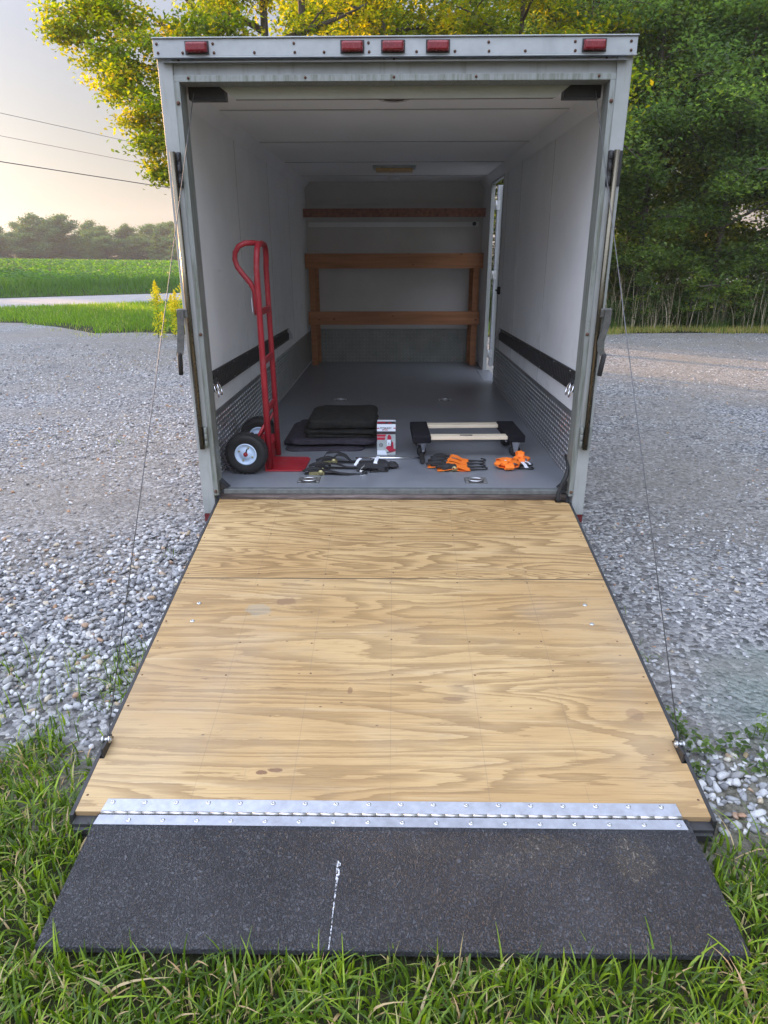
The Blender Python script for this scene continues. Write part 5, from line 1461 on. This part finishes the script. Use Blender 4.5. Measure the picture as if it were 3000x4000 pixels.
TR = [ # right hand woods, front row
    ('broadleaf_tree', vb, 5.9, 17.6, .3, 1.0, 'bushy tree at the front of the woods, next to the trailer post'),
    ('broadleaf_tree', vd, 7.6, 17.2, 1.9, 1.12, 'dense low tree in the front row of the woods with leaves to the ground'),
    ('broadleaf_tree', va, 9.4, 17.9, 2.2, 1.05, 'wide dark tree at the right edge of the picture'),
    ('broadleaf_tree', vd, 4.2, 18.0, 4.0, 1.05, 'leafy tree mostly hidden behind the right side of the trailer'),
    ('broadleaf_tree', vd, 10.9, 16.6, 3.1, 1.0, 'dark tree standing past the right edge of the yard'),
    # second and third rows
    ('tall_tree', va, 6.6, 20.5, 1.1, 1.22, 'tall tree rising behind the bushy front tree of the right woods'),
    ('tall_tree', vb, 8.9, 20.8, 3.0, 1.32, 'tall tree behind the dense low tree in the right woods'),
    ('tall_tree', va, 11.4, 20.6, 4.4, 1.25, 'tall dark tree at the back right of the woods'),
    ('tall_tree', va, 4.4, 21.5, 5.1, 1.05, 'tree crown showing above the right end of the trailer roof'),
    ('tall_tree', vb, 13.8, 18.8, .7, 1.2, 'dark tree beyond the right edge of the woods'),
    ('tall_tree', vb, 10.1, 22.6, 1.6, 1.35, 'tree filling the gap between the back rows at the right of the woods'),
    ('tall_tree', vb, 7.6, 24.5, 2.6, 1.45, 'rearmost tree of the right woods, seen through gaps'),
    ('tall_tree', va, 11.0, 25.0, .9, 1.45, 'rearmost tree in the far right corner of the woods'),
    # strip above the trailer roof
    ('roadside_tree', vc, -.15, 15.2, .0, 1.0, 'thin crowned tree above the middle of the trailer roof'),
    ('roadside_tree', vc, 2.4, 15.6, 2.4, .98, 'sunlit tree above the right half of the trailer roof'),
    ('roadside_tree', vc, -1.6, 17.8, 4.1, 1.05, 'yellow lit tree behind the overhanging maple'),
    ('roadside_tree', va, 1.1, 19.5, 3.3, 1.05, 'green tree filling the gap above the centre marker lights'),
    ('roadside_tree', vc, 3.6, 18.2, 5.2, 1.05, 'tree with open crown where sky shows by the right roof corner'),
    ]
for nm, ms, x, y, rz_, s, lab in TR: place_tree(nm, ms, (x, y, -.02), rz_, s, lab, group='woodland trees')
# bare straight trunk rising above the roof
mb = MB(); mb.tube([(-1.62, 14.0, 0), (-1.60, 14.0, 3.0), (-1.61, 14.02, 6.0), (-1.58, 14.0, 9.5)], [.085, .07, .058, .045], 12)
for k in range(7): a = k * 2.1; mb.tube([(-1.6, 14, 5.9 + .45 * k), (-1.6 + .5 * cos(a), 14 + .5 * sin(a), 6.3 + .45 * k), (-1.6 + 1.1 * cos(a), 14 + 1.1 * sin(a), 6.5 + .45 * k)], [.022, .013, .004], 6)
tk = mb.build('trunk', M['bark'])
e = empty('slender_tree', (-1.6, 14.0, 0), 'slender tree with a straight dark trunk rising above the trailer roof', 'tree', 'woodland trees')
tk.parent = e; tk.location = (1.6, -14.0, 0)
r_ = np.random.default_rng(77); P = []
for k in range(7):
    a = k * 2.1; c = np.array([-1.6 + 1.0 * cos(a), 14 + 1.0 * sin(a), 6.5 + .45 * k]); P.append(c + r_.normal(0, .28, (500, 3)))
P = np.concatenate(P) - np.array([-1.6, 14, 0]); V, F, T_ = kites(P, .09, r_, up=.4, tint=r_.uniform(0, 1, len(P)))
npmesh('crown', V, F, M['leaf_maple'], e, tint=T_)
# saplings at the foot of the woods
sap = tree_meshes(31, 1.6, .40, .15, 900, .075, .014, 9, .07, mat='leaf_forest', up=.8)
for x, y, rz_, s, lab in ((6.62, 15.95, 0, 1.0, 'bright green sapling with round leaves at the edge of the woods'), (5.55, 16.0, 2, .9, 'young maple sapling among the dead stalks'), (7.9, 16.1, 4, 1.15, 'leafy sapling near the right edge, in front of the woods')):
    place_tree('sapling', sap, (x, y, 0), rz_, s, lab, 'sapling', 'saplings at the edge of the woods')
# distant tree line across the field
fa = [tree_meshes(40 + k, 8.0, 3.9, .02, 12000, .36, .16, 18, .5, mat='leaf_far', up=.4) for k in range(3)]
fc = tree_meshes(45, 8.5, 2.6, .08, 6000, .30, .15, 26, .32, mat='leaf_far', conifer=True, up=.3)
r_ = random.Random(5)
FT = []
x = -104
names = ['broad', 'round headed', 'ragged topped', 'spreading', 'narrow', 'low', 'full', 'leaning']
prof = {0: .86, 1: .92, 2: .9, 3: .98, 4: .95, 5: .96, 6: 1.05, 7: .98, 8: .95, 9: .93, 10: .9, 11: .93, 12: .86, 13: .78, 14: .9, 15: .8, 16: .75}
k = 0
while x < -8:
    d = 148 + r_.uniform(-7, 7); s = prof.get(k, .85) * r_.uniform(.88, 1.08)
    FT.append((x, d, s, k)); x += r_.uniform(4.2, 6.4); k += 1
def bearing_words(i, n): return 'counting from the left edge of the far tree line'
ordw = 'first second third fourth fifth sixth seventh eighth ninth tenth eleventh twelfth thirteenth fourteenth fifteenth sixteenth seventeenth eighteenth nineteenth twentieth'.split()
vis = [t for t in FT if -.60 * t[1] < t[0]]
for i, (x, d, s, k) in enumerate(FT):
    lab = '%s hazy tree, %s from the left in the far tree line' % (names[k % 8], ordw[min(i, 19)])
    place_tree('distant_tree', fa[k % 3], (x, d, -.25), r_.uniform(0, 6), (s, s, s * r_.uniform(.92, 1.05)), lab, group='far tree line')
for i, (x, d, s) in enumerate(((-38.0, 128, .78), (-43.5, 133, .66), (-58.0, 138, .62))):
    place_tree('conifer_tree', fc, (x, d, -.25), r_.uniform(0, 6), s, ('layered conifer at the trailer end of the far tree line', 'smaller conifer just left of the layered one in the far tree line', 'single pointed conifer in front of the far tree line')[i], group='far tree line')
x = -104 
for i in range(14):       # second rank closes the gaps
    place_tree('distant_tree', fa[(i + 1) % 3], (-108 + i * 8.0, 164 + r_.uniform(-4, 4), -.3), r_.uniform(0, 6), r_.uniform(.82, 1.0), 'rear rank tree, %s from the left, behind the far tree line' % ordw[i], group='far tree line')

# unseen shade trees added off to the left to block the sun, beyond the road
nrm = Vector((.643, .766, 0)); sd2 = Vector((sin(R(SUN_AZ)), cos(R(SUN_AZ)), 0))
sh = tree_meshes(60, 12.5, 4.2, .02, 16000, .34, .2, 30, .55, mat='leaf_far', up=.3)
for i in range(16):
    place_tree('distant_tree', fa[(i + 2) % 3], (-100 + i * 5.4, 143 + r_.uniform(-3, 3), -.3), r_.uniform(0, 6), (1.0, 1.0, .55 + r_.uniform(-.06, .08)), 'low tree, %s from the left, at the foot of the far tree line' % ordw[i], group='far tree line')
i = 0
for row, off in ((58, 0), (66, 1.9)):
    s_ = -20 + off
    while s_ < 18:
        if 8.3 < s_ < 15.6: s_ += .4; continue  # gap shaped to let sun patches reach the gravel and lawn
        p = sd2 * row + nrm * s_
        place_tree('unseen_shade_tree', sh, (p.x, p.y, -.2), i * 1.7, .86 + .07 * sin(i * 2.3), 'unseen tree added for shade left of the view, number %s along the row' % ordw[i], group='unseen shade trees'); i += 1; s_ += 4.6
# woods continuing behind the viewpoint on the right
for i, (x, y) in enumerate(((13.5, 13.5), (12.5, 9.0), (11.0, 4.5), (9.5, .3), (9.0, -4.5), (6.5, -8.5))):
    place_tree('side_tree', (va, vb, vd)[i % 3], (x, y, 0), i * 1.3, 1.1, 'tree at the right side of the yard, %s from the woods corner' % ordw[i], group='woodland trees')

# ================================================================== POWER LINES
def line(a, b, sag, r, label):
    a, b = Vector(a), Vector(b); d = b - a; a2 = a - d * 3; b2 = b + d * 4; mb = MB(); n = 60; pts = []
    for i in range(n + 1):
        t = i / n; p = a2.lerp(b2, t); pts.append(p)
    mb.tube(pts, r, 5); tag(mb.build('power_line', M['blacksteel']), label, 'power line', 'overhead lines across the sky')
line((-21.49, 42.0, 8.725), (-16.736, 50.0, 8.248), .5, .013, 'highest thin overhead wire on the left of the sky')
line((-21.717, 42.0, 7.631), (-15.803, 50.0, 6.921), .5, .011, 'faint middle overhead wire of the three')
line((-20.933, 40.0, 6.138), (-14.334, 48.0, 5.457), .5, .024, 'lowest and thickest overhead wire of the three')

# ================================================================== HAZE
HAZE = 1
if HAZE:
    mb = MB(); mb.box((-421, -121, -1), (421, 421, 22))
    hm = bpy.data.materials.new('haze'); hm.use_nodes = True; ht = hm.node_tree; ht.nodes.clear()
    ho = ht.nodes.new('ShaderNodeOutputMaterial'); pv = ht.nodes.new('ShaderNodeVolumePrincipled'); ht.links.new(pv.outputs[0], ho.inputs['Volume'])
    pv.inputs['Density'].default_value = .0008; pv.inputs['Color'].default_value = (.90, .93, .97, 1); pv.inputs['Anisotropy'].default_value = .1
    hz = mb.build('haze', hm); tag(hz, kind='stuff')
